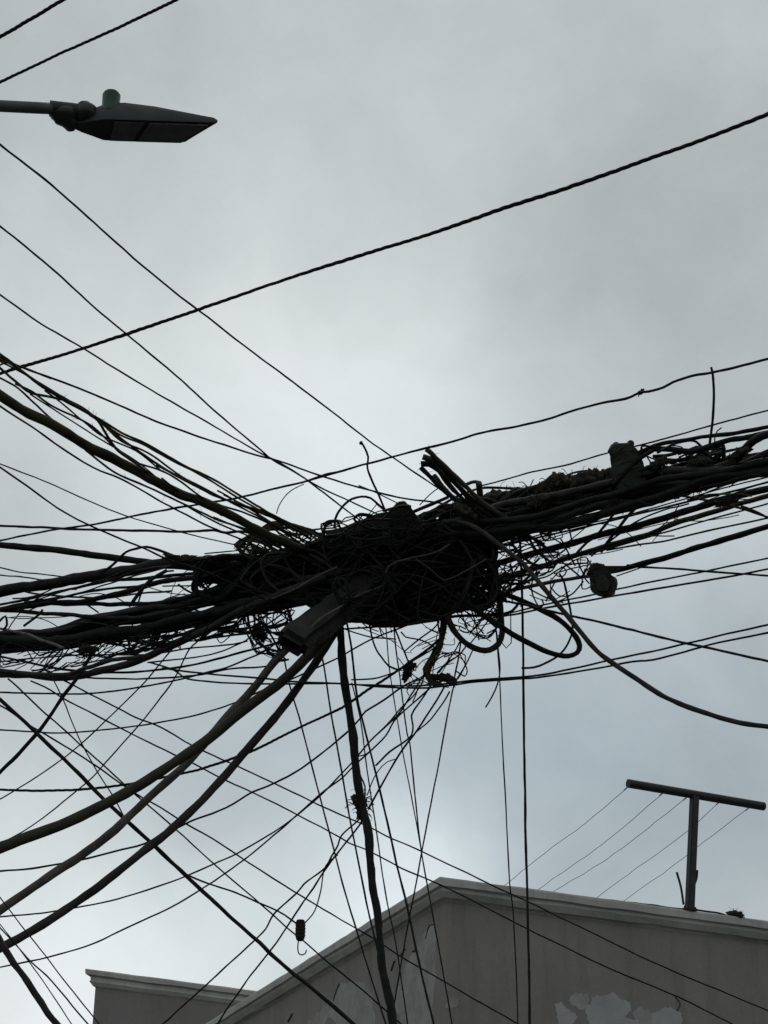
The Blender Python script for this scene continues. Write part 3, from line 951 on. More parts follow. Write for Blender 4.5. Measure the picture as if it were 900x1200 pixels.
RR = [
    (1.8, '900,559 829,577 745,601 700,611 640,625 590,637', 'topmost thin line directly beneath the right bundle', 'black'),
    (2.6, '900,565 864,574 811,587 745,603 700,614 620,632 575,643', 'second thin line beneath the right bundle', 'black'),
    (1.6, '760,598 724,607 690,617 640,632 585,648', 'short faint line between the second and third lines under the right bundle', 'black'),
    (8, '900,573 838,589 793,603 760,612 707,626 671,636 618,651 575,662', 'thick cable beneath the right bundle, upper one of the pair', 'black'),
    (6.4, '900,581 847,596 793,613 760,626 716,638 680,649 636,663 600,674 570,683', 'thick cable beneath the right bundle, lower one of the pair', 'moss'),
    (2.1, '900,590 847,604 793,620 740,635 716,642 690,649', 'thin line hugging the lower thick cable on the right', 'black'),
    (2.3, '900,607 829,622 776,635 745,639 710,645', 'thin straight line under the thick pair on the right', 'black'),
    (7, '900,617 827,639 783,652 760,658 724,668 710,671', 'thick cable entering the hanging junction box from the right', 'black'),
    (1.7, '790,650 770,657 751,665 740,669 722,675', 'thin wire curling under the thick cable right of the hanging junction box', 'black'),
    (2.5, '735,662 751,664 827,669 900,675', 'near-level thin cable crossing right of the hanging junction box', 'black'),
    (2.2, '900,654 827,669 740,687 720,691 680,700 640,708 615,714 585,722', 'upper rising thin line passing behind the hanging junction box', 'black'),
    (2.5, '900,667 870,673 805,684 740,695 671,707 636,713 590,722 560,727', 'lower rising thin line passing just under the hanging junction box', 'black'),
    (4.6, '698,675 684,676 653,681 618,688 600,692 570,697', 'short thick cable joining the hanging junction box to the hub', 'moss'),
    (2.2, '585,690 610,683 640,676 650,670 665,662 690,660', 'thin cable just above the short thick cable left of the junction box', 'moss'),
]
for ww, s, l, mt in RR:
    pts = parse(s)
    if pts[0][0] < pts[-1][0]:
        pts = pts[::-1]
    w('thick_cable' if ww > 4 else 'thin_cable', ww, DH(*pts[0]) + .1, DH(*pts[-1], 4.7), pts, l, 'cable', 'lines beneath the right bundle', mt, jit=.7)
SS = [
    (3.2, '724,597 713,611 700,626 685,638 672,652', 'left one of two slanting ties under the upper junction box'),
    (3.8, '750,590 735,605 724,619 712,635 704,646', 'right one of two slanting ties under the upper junction box'),
    (3.2, '618,622 622,634 630,647 640,655 650,662', 'curved tie hanging from the bundle beside the upright cable'),
    (2.1, '655,656 662,661 672,669 682,677', 'short slanted wire left of the hanging junction box'),
    (2.2, '665,613 668,622 671,636', 'short upright wire under the bundle left of the slanting ties'),
    (1.7, '636,624 650,632 668,643', 'thin slanted wire between the lines beneath the right bundle'),
    (2.1, '676,655 680,664 685,674', 'short wire dropping to the left knob of the junction box'),
    (1.8, '689,655 688,664 684,676 690,684', 'curly wire clinging to the left side of the junction box'),
    (1.8, '658,664 664,669 659,676 652,674', 'tiny hook-shaped wire over the short thick cable'),
    (2.0, '684,681 676,690 668,697 655,698 647,690', 'thin wire curving beneath the short thick cable'),
    (2.0, '620,690 640,700 660,706', 'thin wire slanting under the short thick cable'),
    (2.8, '795,580 815,584 840,589 870,596 900,606', 'thin cable slanting down through the mossy tie at the right edge'),
    (2.6, '868,593 882,598 900,607', 'short branch below the mossy tie at the right edge'),
    (2.4, '805,586 830,580 860,579 882,581', 'short level wire through the mossy tie under the right bundle'),
    (3.0, '826,575 836,570 855,567', 'small frayed strand on the underside of the right bundle'),
    (2.4, '824,590 840,584 858,580 875,573', 'short slanted strand by the mossy tie'),
]
for ww, s, l in SS:
    pts = parse(s)
    w('tie_wire', ww, DH(*pts[0]) - .05, DH(*pts[-1]) - .05, s, l, 'wire', 'short ties around the right bundle', 'moss' if 'mossy' in l else 'black')
clump('mossy_tie', 851, 590, 26, 8, 10, 9.6, 'small mossy tie where thin cables cross under the right bundle', 'tie', 'debris', 40, 41, 1.2, 3)
w('sticking_wire', 3.2, HUB + .2, HUB, '520,590 545,578 565,572 594,572 615,573 640,571', 'level wire on top of the hub between the stubs and the moss', 'wire')
w('sticking_wire', 1.5, HUB, HUB, '618,575 622,568 625,562', 'tiny twig-like wire sticking up right of the cut stubs', 'wire')
w('sticking_wire', 2.8, HUB - .2, HUB - .4, '658,562 668,555 680,552 692,552 703,556', 'low arched cable on top of the bundle left of the upper junction box', 'wire')

# --- wires above the hub
AB = [
    (2.7, '423,519 427,526 431,536 430,545 431,553 437,567 440,573 446,587 452,600 458,612', 'wavy wire standing up from the hub with a free end'),
    (3.0, '392,618 393,607 397,599 401,594 406,589 412,585 424,582 435,584 444,592 453,600', 'arched wire standing over the wooden batten'),
    (1.3, '441,591 436,597 428,608', 'hair-thin short wire beside the end of the wooden batten'),
    (1.4, '512,573 503,580 491,592', 'hair-thin short wire to the left of the cut stubs'),
    (4.2, '478,602 490,597 505,591 525,583', 'upper of two strands joining the batten end to the cut stubs'),
    (3.4, '483,606 495,603 510,596 525,590', 'lower of two strands joining the batten end to the cut stubs'),
]
for ww, s, l in AB:
    w('sticking_wire', ww, HUB - .1, HUB - .1, s, l, 'wire', 'wires sticking up from the hub')
clump('wire_tip', 423, 519, 5, 4.5, 45, HUB - .1, 'small dark blob at the free tip of the wavy standing wire', 'wire tip', 'black', 0, 5, 1, 1)

# --- cut stubs
GS = 'cut cable stubs sticking out of the hub'
ST = [(6.6, '500,526 508,533 520,545 545,569 570,593 600,612', 'longest cut cable stub, at the top of the bunch'),
      (6, '505,532 525,556 550,583 580,606', 'cut stub tucked behind the longest one'),
      (6.8, '495,535 505,539 515,546 530,562 555,588 585,612', 'second cut stub from the top, with a frayed blunt end'),
      (6.2, '493,544 503,544 514,552 528,570 550,592 575,612', 'third cut stub from the top, slightly bent'),
      (5.6, '493,548 503,558 515,570 530,583 560,606', 'lowest cut stub in the bunch, splaying left'),
      (6.6, '508,558 522,575 545,592 570,612', 'short stub hidden along the underside of the bunch')]
for i, (ww, s, l) in enumerate(ST):
    o = w('cut_cable_stub', ww, HUB - .62 + .04 * i, HUB - .55, s, l, 'cable stub', GS, 'olive' if i in (0, 2) else 'black', jit=.5, rough=.28, hairy=8)
bm = bmesh.new()
q = lift(parse('546,568 553,565 560,565 563,570 563,580 560,590'), HUB - .1, HUB)
tube(bm, catmull(q, .03), .011, 7)
q = lift(parse('561,566 562,574 563,584'), HUB - .1, HUB)
tube(bm, catmull(q, .03), .02, 8)
tag(link('hook_bracket', bm, M['box'], smooth=True), 'small dark hook bracket standing behind the cut stubs', 'bracket')

# --- left fan
GF = 'cable fan on the upper left'
FN = [
    (11, '0,462 36,484 71,503 107,524 140,542 176,560 220,582 247,594 300,620 331,634 360,648 385,660 420,672', 'thick mossy cable at the heart of the upper left fan', 'moss'),
    (2.4, '0,476 36,500 71,524 110,548 140,561 176,580 199,593 247,618 300,639 320,652', 'thin line on the lower side of the fan, clear of the thick cable', 'black'),
    (2.7, '100,527 120,543 140,556 184,576 220,592 256,610 300,625 340,648 365,660', 'thin strand peeling off beneath the thick fan cable', 'moss'),
    (2.2, '210,588 240,605 264,617 300,632 335,650', 'shorter strand beneath the thick fan cable near the hub', 'moss'),
    (3.0, '0,414 18,428 44,448 76,468 107,485 142,507 172,520 211,543 247,560 273,576 300,592 326,606 358,622 390,636', 'uppermost strand of the fan along its whole length', 'moss'),
    (2.6, '0,421 18,430 44,450 76,470 107,487 140,509 172,523 211,545 247,563 280,584 310,601 345,622', 'strand wound close under the uppermost fan strand', 'moss'),
    (2.6, '0,423 21,434 53,453 80,469 114,492 142,517 176,532 211,557 247,576 300,603 340,625 370,640', 'third strand of the fan, crossing the upper ones near the edge', 'moss'),
    (3.1, '0,432 18,446 37,460 66,467 82,471 100,480 125,500 150,520 184,543 216,562 256,582 300,599 331,612 360,628', 'bent strand arching inside the upper fan', 'moss'),
    (2.6, '0,443 21,455 43,475 68,497 90,512', 'short strand dropping onto the thick fan cable near the edge', 'black'),
    (2.6, '18,450 37,459 62,476 89,489 110,501 132,521 158,541 190,552 215,566 240,585 270,602', 'strand weaving between the upper strands and the thick fan cable', 'moss'),
    (1.9, '36,462 71,485 107,508 133,523 160,540 185,560', 'straight thin strand closest above the thick fan cable', 'black'),
    (2.1, '53,457 71,471 89,487 114,507 132,516 160,528 190,552', 'thin zigzag strand crossing the middle of the fan', 'black'),
    (3.1, '105,486 114,492 124,507 139,528 160,543 180,558', 'short strand dropping steeply across the fan', 'moss'),
    (3.2, '184,545 216,562 235,572 256,582 287,593 308,599 331,611 365,632', 'strand ending in the knotted tip of the fan by the hub', 'moss'),
    (2.6, '240,585 260,593 287,602 319,616 345,632 370,648', 'strand just above the thick fan cable near the hub', 'black'),
    (2.2, '250,606 287,622 322,640 345,650', 'thin strand just beneath the thick fan cable near the hub', 'black'),
    (2.0, '190,560 215,580 235,590 260,605', 'short thin strand crossing over the thick fan cable', 'black'),
    (2.4, '0,428 10,425 25,430 60,444', 'short frayed strand at the left root of the fan', 'moss'),
    (2.2, '255,575 290,595 320,614 350,636', 'thin strand inside the narrow end of the fan', 'black'),
    (2.2, '262,580 300,600 325,622 352,641', 'second thin strand inside the narrow end of the fan', 'moss'),
]
for i, (ww, s, l, mt) in enumerate(FN):
    pts = parse(s)
    w('thick_cable' if ww > 6 else 'thin_cable', ww, DH(*pts[0], 4.75 + .04 * (i % 4 - 1.5)), DH(*pts[-1], 4.72 + .03 * (i % 3)), pts, l, 'cable', GF, mt, hairy=20 if ww > 6 else (10 if mt == 'moss' else 0))

# --- small stuff under the hub
UH = [
    (2.4, '395,738 420,736 436,735 471,732 507,728 535,723 560,721 590,718', 'near-level line skirting the bottom of the hub'),
    (2.2, '440,733 470,729 500,727 520,723 545,712', 'second near-level line at the bottom of the hub'),
    (1.9, '402,736 415,741 436,747 464,749', 'short slack wire under the hub left of the small knots'),
    (2.3, '432,728 434,739 437,752 441,762 446,769 455,780 468,785', 'wire hanging in a curve to the left small knot'),
    (2.0, '470,740 475,746 494,750 507,757 512,765', 'short curved wire linking the two small knots from above'),
    (1.9, '475,763 490,750 508,737 515,728', 'short slanted wire above the small knots'),
    (2.2, '462,735 468,752 474,765 479,778', 'short wire dropping straight to the left small knot'),
    (2.0, '412,797 430,796 444,794 468,785 478,776 507,758', 'wire running left from the left small knot'),
    (2.0, '478,778 495,768 512,757', 'upper strand between the small knots'),
    (1.9, '480,800 492,796 500,790', 'lower strand between the small knots'),
    (2.0, '549,752 540,765 528,774 516,784', 'thin wire slanting into the right small knot from the U loop'),
    (1.8, '540,750 532,765 522,778 514,788', 'second thin wire slanting into the right small knot'),
    (1.9, '532,771 522,778 512,789', 'short third wire slanting into the right small knot'),
    (2.0, '540,752 537,770 534,785 531,802', 'nearly upright thin wire ending at the right small knot'),
    (2.3, '505,803 497,815 489,826 482,838 484,850 482,862 470,872 456,881 440,897', 'kinked wire falling from the right small knot'),
    (2.4, '521,804 512,820 498,841 488,856 472,878 460,898 446,922 432,948', 'main wire slanting from the right small knot to the pole knot'),
    (1.9, '527,810 519,824 510,836 500,848 489,857', 'short companion of the main slanting wire'),
    (1.9, '497,788 494,800 484,815 471,828 457,845 443,859 434,868', 'wire slanting from the left small knot toward the dropping bundle'),
    (1.4, '463,890 454,893 448,898 441,907 436,916 430,932', 'thin curved wire ending in the pole knot'),
    (2.1, '411,850 417,880 421,904 428,922 427,938', 'wire running close along the dropping bundle into its knot'),
    (1.7, '434,880 428,884 420,886 416,880', 'small hooked wire beside the dropping bundle'),
    (1.7, '419,932 416,940 419,950 424,955', 'tiny side loop on the pole knot'),
    (1.6, '490,805 488,812 484,822', 'tiny wire end under the left small knot'),
    (3.0, '290,712 291,728 294,740 301,752 312,759 325,763', 'looped wire hanging left of the wooden post end, outer one'),
    (2.6, '297,714 299,735 304,752 314,764 326,774 338,773', 'looped wire hanging left of the wooden post end, inner one'),
    (2.4, '304,712 303,728 308,742 318,752', 'short upright wire left of the wooden post end'),
    (3.0, '255,740 280,737 310,735 351,731', 'short level cable left of the wooden post end'),
    (2.6, '245,748 275,744 300,742 330,741', 'second short level cable left of the wooden post end'),
    (2.0, '556,704 566,715 562,730 548,741 538,738', 'curly wire inside the small U loop'),
    (1.8, '545,716 558,722 572,718 580,708', 'second curly wire inside the small U loop'),
    (1.8, '561,750 557,730 552,712', 'short upright wire inside the small U loop'),
    (1.8, '549,757 562,740 575,722 584,706', 'slanted thin wire across the small U loop'),
    (3.5, '520,724 545,722 580,721 600,716 608,706', 'wire curving around the bottom right of the hub'),
]
for ww, s, l in UH:
    w('thin_cable' if ww > 2.3 else 'thin_wire', ww, 10.35 + .25 * math.sin(len(l)), 10.35, s, l, 'wire', 'short wires under the hub', 'black')
clump('wire_knot', 479, 787, 26, 15, 55, 10.35, 'left and darker one of two small wire knots hanging under the hub', 'knot', 'black', 30, 51, .9, 3)
clump('wire_knot', 520, 795, 34, 12, -8, 10.3, 'mossy right one of two small wire knots resting on the level lines', 'knot', 'debris', 40, 53, 1.0, 4)
w('frayed_strand', 7, 10.4, 10.3, '521,722 520,736 517,750 511,762 504,774 498,784 501,793 508,801 516,802', 'mossy frayed strand hanging from the hub to the right small knot', 'cable', None, 'moss', rough=.35, hairy=60)
w('frayed_strand', 3, 10.4, 10.3, '512,722 514,738 518,752 514,765 506,780 503,790', 'thin frayed strand beside the mossy one', 'cable', None, 'moss', rough=.3, hairy=20)
clump('wire_knot', 304, 741, 22, 16, -60, 10.5, 'small wire knot hanging in the loops left of the wooden post end', 'knot', 'black', 40, 61, 1.2, 3)
clump('wire_knot', 103, 761, 24, 12, 10, 10.9, 'small fuzzy knot under the left bundle where the stiff cable meets it', 'knot', 'debris', 50, 63, 1.2, 3)

# plug hanging on wires
plug = empty('hanging_plug', P(352, 1090, 10.3))
a, r_, b = img_axes(352, 1090, R(90))
bm = bmesh.new()
c = plug.location
pr = 5.4 / F * 10.3
tube(bm, [c + a * x for x in (.062, .058, .045, .0, -.04, -.058, -.064)], [pr * .45, pr * .8, pr, pr * 1.05, pr, pr * .75, pr * .3], 12)
link('plug_body', bm, M['black'], plug, smooth=True)
bm = bmesh.new()
for x in (.03, .01, -.01, -.03):
    tube(bm, [c + a * (x + .003), c + a * (x - .003)], pr * 1.12, 12)
link('plug_rib', bm, M['box'], plug)
bm = bmesh.new()
q = lift(parse('350,1100 349,1110 350,1117 354,1119 358,1117 359,1113'), 10.3, 10.3)
tube(bm, catmull(q, .01), .0042, 6)
link('wire_hook', bm, M['black'], plug, smooth=True)
tag(plug, 'ribbed black plug with hooked wire tail hanging above the roof edges', 'plug')

# --- boxes, beams
jb = empty('junction_box', P(705, 678, 9.95))
bm = bmesh.new()
C_ = jb.location
prism_px(bm, parse('691,662 698,659 709,662 713,672 722,680 724,686 718,697 710,700 700,697 693,692 692,676'), 9.9, .12, Vector(), .006, .012)
link('box_body', bm, M['box'], jb)
bm = bmesh.new()
prism_px(bm, parse('707,663 718,663 734,663 726,668 714,673'), 9.93, .07, Vector(), .005)
link('cable_gland', bm, M['box'], jb)
bm = bmesh.new()
prism_px(bm, parse('694,669 706,668 716,684 712,693 700,692'), 9.88, .02, Vector(), .002)
link('box_lid', bm, M['box'], jb)
tag(jb, 'lumpy dark junction box hanging on cables below the right bundle', 'junction box')
jb2 = empty('junction_box', P(735, 550, 9.9))
bm = bmesh.new()
prism_px(bm, parse('713,528 718,521 738,519 745,526 752,540 757,560 752,580 725,582 718,560 716,543'), 9.7, .16, Vector(), .006, .013)
link('box_body', bm, M['box'], jb2)
for px, py in ((722, 522), (739, 520), (715, 529)):
    bm = bmesh.new()
    c = P(px, py, 9.8)
    a, r_, b = img_axes(px, py, 0)
    rr = (4.4 if px != 715 else 3) / F * 9.8
    tube(bm, [c - r_ * .05, c - r_ * .04, c + r_ * .07, c + r_ * .08], [rr * .8, rr, rr, rr * .8], 10)
    link('bolt_head', bm, M['box'], jb2)
bm = bmesh.new()
q = lift(parse('719,568 735,551 752,536 765,528'), 9.7, 9.7)
tube(bm, catmull(q, .03), .012, 7)
link('strap', bm, M['black'], jb2, smooth=True)
tag(jb2, 'dark upright box with round bolt heads rising above the right bundle', 'junction box')


for j, (x, y, a_, b_, an, d, par) in enumerate(((706, 682, 34, 22, -60, 9.93, jb), (697, 668, 22, 12, 20, 9.92, jb), (735, 534, 36, 14, 10, 9.83, jb2), (748, 558, 34, 16, -70, 9.85, jb2))):
    o = clump('dirt_crust', x, y, a_, b_, an, d, None, None, 'debris', 30, 200 + j, .8, 4)
    o.parent = par
    o.matrix_parent_inverse = Matrix.Translation(-par.location)


def beam(name, pa, da, pb_, db, half, label, cat, tilt, mat='wood', hz=None):
    A, B = P(*pa, da), P(*pb_, db)
    ax = (B - A).normalized()
    rr = ray(*pa)
    s = ax.cross(rr).normalized()
    t = s.cross(ax).normalized()
    s, t = s * math.cos(tilt) + t * math.sin(tilt), t * math.cos(tilt) - s * math.sin(tilt)
    bm = bmesh.new()
    L = (B - A).length
    boxbm(bm, Vector(), ax, s, t, L / 2, half, hz or half, .034 if name == 'wooden_post_end' else .006)
    if name == 'wooden_post_end':
        endf = min(bm.faces, key=lambda f: f.calc_center_median().dot(ax))
        rr_ = bmesh.ops.inset_individual(bm, faces=[endf], thickness=.016)
        for v in endf.verts:
            v.co += ax * .12
    es = [e for e in bm.edges if abs((e.verts[0].co - e.verts[1].co).normalized().dot(ax)) > .99]
    bmesh.ops.subdivide_edges(bm, edges=es, cuts=14)
    for v in bm.verts:
        v.co += noise.noise_vector(v.co * 7) * (.014 if name == 'wooden_post_end' else .018) + noise.noise_vector(v.co * 25) * .006
    o = link(name, bm, M[mat])
    o.location = (A + B) / 2
    tag(o, label, cat)
    return o


beam('wooden_post_end', (339, 756), 9.7, (446, 676), 10.5, .092, 'square end of a dark wooden crossarm poking out below the hub', 'crossarm', .5, hz=.07)
beam('wooden_batten', (385, 631), 10.2, (478, 605), 10.15, .042, 'weathered flat wooden batten lying along the top of the hub', 'batten', .3)
bm = bmesh.new()
prism_px(bm, parse('455,600 466,588 474,587 490,606 494,618 478,626 460,618'), 10.1, .14, P(474, 606, 10.2), .006, .008)
o = link('wooden_block', bm, M['wood'])
o.location = P(474, 606, 10.2)
tag(o, 'grey wooden block with slanted faces at the right end of the batten', 'block')

# --- moss and dirt clumps resting on the bundles
CL = [(228, 656, 84, 13, -2, 10.7, 'long moss clump lying on the left bundle beside the hub', 7, 90),
      (272, 664, 40, 12, -28, 10.7, 'short slanted moss clump at the right end of the long moss clump', 4, 40),
      (305, 646, 16, 11, 0, 10.6, 'small dark clump at the tip of the cable fan', 2, 25),
      (584, 592, 60, 36, -6, 10.5, 'round dirt clump right of the cut cable stubs', 4, 60),
      (607, 581, 34, 22, 10, 10.5, 'small crumbly dirt peak beside the round dirt clump', 3, 60),
      (660, 573, 80, 38, 10, 10.2, 'shaggy moss clump on the right bundle, the larger of two', 6, 110),
      (700, 564, 54, 32, 8, 10.0, 'smaller moss clump touching the upper junction box', 4, 60),
      (818, 546, 36, 18, 18, 9.6, 'dark dirt clump wedged in the right bundle gaps', 4, 60),
      (800, 577, 60, 12, 10, 9.6, 'ragged dirt clump on the underside of the right bundle', 5, 50),
      (772, 545, 26, 16, 30, 9.65, 'rounded dirt lump right against the upper junction box', 3, 40),
      (866, 531, 30, 12, 14, 9.35, 'small dirt lump in front of the hooking fat cable at the right edge', 3, 30),
      (632, 588, 30, 20, 0, 9.95, 'dark dirt lump on the near face of the right bundle by the stubs', 3, 40),
      (722, 592, 26, 12, 10, 9.7, 'dirt lump bulging from the underside of the right bundle above the slanting ties', 3, 30),
      (545, 600, 30, 20, -40, 10.0, 'dirt lump wedged where the cut stubs enter the hub', 3, 30),
      (650, 617, 40, 10, 12, 10.2, 'flat dirt clump under the right bundle near the upright cable', 3, 30)]
for i, (x, y, a, b, an, d, l, pn, hn) in enumerate(CL):
    clump('moss_clump' if 'moss' in l else 'dirt_clump', x, y, a, b, an, d, l, 'moss' if 'moss' in l else 'dirt', 'debris', hn, 70 + i * 9, 1.0, pn)


# --- the tangle in the middle, nobody could count it
def inside(poly, x, y):
    c = False
    j = len(poly) - 1
    for i in range(len(poly)):
        xi, yi = poly[i]
        xj, yj = poly[j]
        if (yi > y) != (yj > y) and x < (xj - xi) * (y - yi) / (yj - yi) + xi:
            c = not c
        j = i
    return c


def tangle(name, poly, n, wmin, wmax, d, spread, ang, angs, label, cat, seed, core=None, mat='black', bulge=0, steps=(6, 18), sl=11):
    rn = random.Random(seed)
    poly = parse(poly)
    xs = [p[0] for p in poly]
    ys = [p[1] for p in poly]
    bm = bmesh.new()
    k = 0
    while k < n:
        x, y = rn.uniform(min(xs), max(xs)), rn.uniform(min(ys), max(ys))
        if not inside(poly, x, y):
            continue
        k += 1
        th = R(ang + rn.gauss(0, angs)) + (PI if rn.random() < .5 else 0)
        curl = rn.gauss(0, .12)
        dd = rn.uniform(-spread, spread)
        vd = rn.gauss(0, .03)
        pts = []
        for _ in range(rn.randint(*steps)):
            pts.append(P(x, y, d(x) + dd))
            for tr in range(12):
                nx, ny = x + math.cos(th) * sl, y - math.sin(th) * sl
                if inside(poly, nx, ny) or rn.random() < bulge:
                    break
                if angs < 8 or (wmax < 2.5 and tr > 3):
                    tr = 99
                    break
                th += (.22 + .1 * tr) * (1 if curl >= 0 else -1)
                pass
            else:
                break
            if tr == 99:
                break
            x, y = nx, ny
            th += curl + rn.gauss(0, .06)
            dd = max(-spread, min(spread, dd + vd + rn.gauss(0, .02)))
        if len(pts) < 3:
            continue
        ww = wmin + (wmax - wmin) * rn.random() ** 2
        r = ww / 2 / F * 10.5
        tube(bm, catmull(pts, max(.03, r * 1.5)), r, 6 if ww > 3 else 4)
    if core:
        for (s, ws) in core:
            q = lift(parse(s), d(0) if False else d(parse(s)[0][0]), d(parse(s)[-1][0]))
            path = catmull(q, .05)
            rr = [ws / 2 / F * 10.5 * (1 + .35 * noise.noise(p * 5) + .12 * noise.noise(p * 17)) for p in path]
            tube(bm, path, rr, 14)
    o = link(name, bm, M[mat], smooth=True)
    tag(o, label, cat, kind='stuff')
    return o


dep = lambda x: 10.75 - (x - 300) * .0012
HP = '300,652 335,645 380,630 392,624 430,614 455,604 490,606 520,592 545,590 580,592 600,598 628,600 628,620 600,630 583,640 580,665 584,690 576,712 560,716 540,712 525,722 500,728 470,733 440,733 428,728 405,729 385,722 360,708 335,702 300,694 280,680'
tangle('wire_tangle', HP, 330, 1.6, 8, dep, .22, 8, 28, 'dense black tangle of countless wires forming the hub', 'tangle', 3,
       core=[('330,672 370,668 410,672 450,676', 30), ('400,690 430,692 470,694 510,692 545,688', 62), ('400,655 440,645 480,640 530,636 560,630', 56), ('470,660 520,655 560,662', 62), ('520,620 560,612 600,612', 28), ('410,705 460,708 510,705', 40)])
tangle('dusty_tangle', HP, 60, 1.4, 3.4, lambda x: dep(x) - .3, .06, 20, 35, 'paler dusty wires lying on the near side of the hub', 'tangle', 9, mat='dusty')
tangle('fine_tangle', '270,640 320,610 350,615 385,628 392,640 350,660 300,660', 60, 1.2, 3, dep, .15, -28, 18, 'fine wires crowding where the left fan meets the hub', 'tangle', 12, mat='moss')
tangle('fine_tangle', '0,752 60,754 130,746 190,742 180,760 110,776 60,788 30,790 0,790', 40, 1.2, 2.6, lambda x: 11.2, .15, 18, 12, 'fine wires crisscrossing under the left bundle at the edge', 'tangle', 14, steps=(7, 16), sl=8, bulge=.05)
tangle('fine_tangle', '150,745 200,738 250,727 300,712 335,712 345,730 300,742 250,748 210,756 150,768', 36, 1.2, 3.2, lambda x: 10.8, .15, 10, 10, 'fine wires under the left bundle beside the wooden post end', 'tangle', 15, steps=(7, 16), sl=9, bulge=.05)
tangle('fine_tangle', '565,632 600,628 625,628 640,640 660,646 650,668 620,682 590,704 570,700 578,660', 34, 1.2, 3.4, lambda x: 10.4, .15, 15, 30, 'fine wires filling the corner between the hub and the right lines', 'tangle', 16, steps=(7, 16), sl=8, bulge=.05)
tangle('fine_tangle', '405,728 530,722 540,745 500,770 455,762 425,748', 16, 1.1, 1.8, lambda x: 10.5, .1, 0, 40, 'fine loose wires hanging under the middle of the hub', 'tangle', 18, steps=(4, 8), sl=7, bulge=.2)
tangle('fine_tangle', '530,712 560,712 583,700 585,735 572,750 550,742', 26, 1.1, 2.0, lambda x: 10.5, .1, 40, 50, 'fine curly wires inside the small U loop', 'tangle', 19, steps=(7, 16), sl=8, bulge=.05)
tangle('fine_tangle', '232,655 262,650 300,652 330,660 330,712 300,712 270,708 236,704 225,690', 95, 2, 8, lambda x: 10.85, .2, 12, 22, 'dense wires where the left bundle runs into the hub', 'tangle', 22, steps=(5, 12), core=[('245,668 275,668 310,674 345,680', 24), ('262,696 290,694 330,690', 18)])
tangle('fine_tangle', '750,522 780,519 820,524 850,520 850,540 820,548 780,555 755,560', 26, 1.6, 5, lambda x: 9.8, .15, 16, 18, 'short strands crowding the gaps right of the upper junction box', 'tangle', 23, steps=(4, 9), sl=8)
tangle('fine_tangle', '530,590 570,580 620,572 690,556 715,562 715,585 640,600 560,612', 60, 1.6, 7, lambda x: 10.4, .18, 14, 20, 'ragged dark wires on top of the bundle between the stubs and the upper box', 'tangle', 24, steps=(4, 10), sl=9, core=[('560,612 600,606 650,596 700,584 740,572 770,568', 30), ('600,596 640,588 680,578', 24)])
tangle('fine_tangle', '575,625 640,618 660,622 600,640 575,650', 14, 1.2, 3, lambda x: 10.3, .15, 0, 60, 'fine wires fringing the underside of the right bundle', 'tangle', 25, steps=(4, 8), sl=6, bulge=.2)
tangle('fine_strands', '0,690 80,680 160,664 230,660 300,665 330,690 300,715 240,730 160,748 80,758 0,762', 34, 1.2, 3.0, lambda x: 11.9 - x * .004, .45, 8, 5, 'thin strands running loosely along the left bundle', 'wires', 26, steps=(6, 22), sl=12)
tangle('fine_strands', '560,600 640,590 700,575 760,560 830,545 900,532 900,560 830,580 740,600 660,622 600,632 560,640', 26, 1.2, 3.2, lambda x: 10.2 - (x - 560) * .0025, .25, 14, 6, 'thin strands running loosely along the right bundle', 'wires', 27, steps=(6, 20), sl=12)
tangle('fine_strands', '590,640 700,608 800,585 900,562 900,600 800,628 700,655 600,690', 16, 1.1, 2.0, lambda x: 10.4 - (x - 560) * .0025, .25, 16, 4, 'thin strands among the lines beneath the right bundle', 'wires', 28, steps=(8, 24), sl=12)
tangle('curly_wires', '590,640 660,625 690,650 690,690 660,705 620,710 592,700', 22, 1.2, 2.4, lambda x: 10.2, .2, 30, 60, 'small loops and curls of wire between the hub and the hanging junction box', 'wires', 33, steps=(6, 14), sl=6, bulge=.15)
tangle('curly_wires', '460,770 500,765 545,765 550,800 510,812 480,806', 10, 1.1, 1.9, lambda x: 10.3, .1, 40, 45, 'loose curls around the two small wire knots', 'wires', 34, steps=(9, 20), sl=6, bulge=.1)
tangle('curly_wires', '285,705 330,700 345,730 325,770 300,765 285,735', 20, 1.2, 2.6, lambda x: 10.5, .1, 60, 60, 'curled wires left of the wooden post end', 'wires', 35, steps=(9, 20), sl=6, bulge=.1)
tangle('fine_tangle', '375,612 480,590 500,625 470,640 380,645', 30, 1.4, 3.6, lambda x: 10.02, .03, 12, 35, 'wires crossing over the batten on the hub', 'tangle', 36, steps=(5, 12), sl=8)
tangle('fine_tangle', '385,680 440,660 470,690 430,730 400,715', 26, 1.4, 3.2, lambda x: 9.95, .05, 25, 40, 'wires crossing over the inner end of the wooden post', 'tangle', 37, steps=(5, 12), sl=8)
# pale strands seen across the face of the hub
PW = [(2.4, '318,702 345,690 370,676 395,664', 'left pale strand across the face of the hub'),
      (2.2, '452,665 475,655 500,650 515,645 527,637', 'pale strand rising in the middle of the hub face'),
      (2.2, '448,687 452,670 460,660 480,655', 'short pale bent strand in the hub face'),
      (3.0, '357,745 375,725 400,710 425,695 450,686', 'pale wire lying along the wooden post end'),
      (1.8, '487,655 505,668 520,680 540,672 570,655', 'faint pale strand forming a V in the hub face'),
      (2.0, '600,598 590,604 575,615 560,625', 'short pale strand under the cut stubs'),
      (2.0, '600,610 612,604 625,601', 'short pale strand at the root of the right bundle')]
for ww, s, l in PW:
    w('pale_strand', ww, 9.75 if 'post' in l else 10.1, 10.05, s, l, 'wire', 'pale strands on the hub', 'grey')

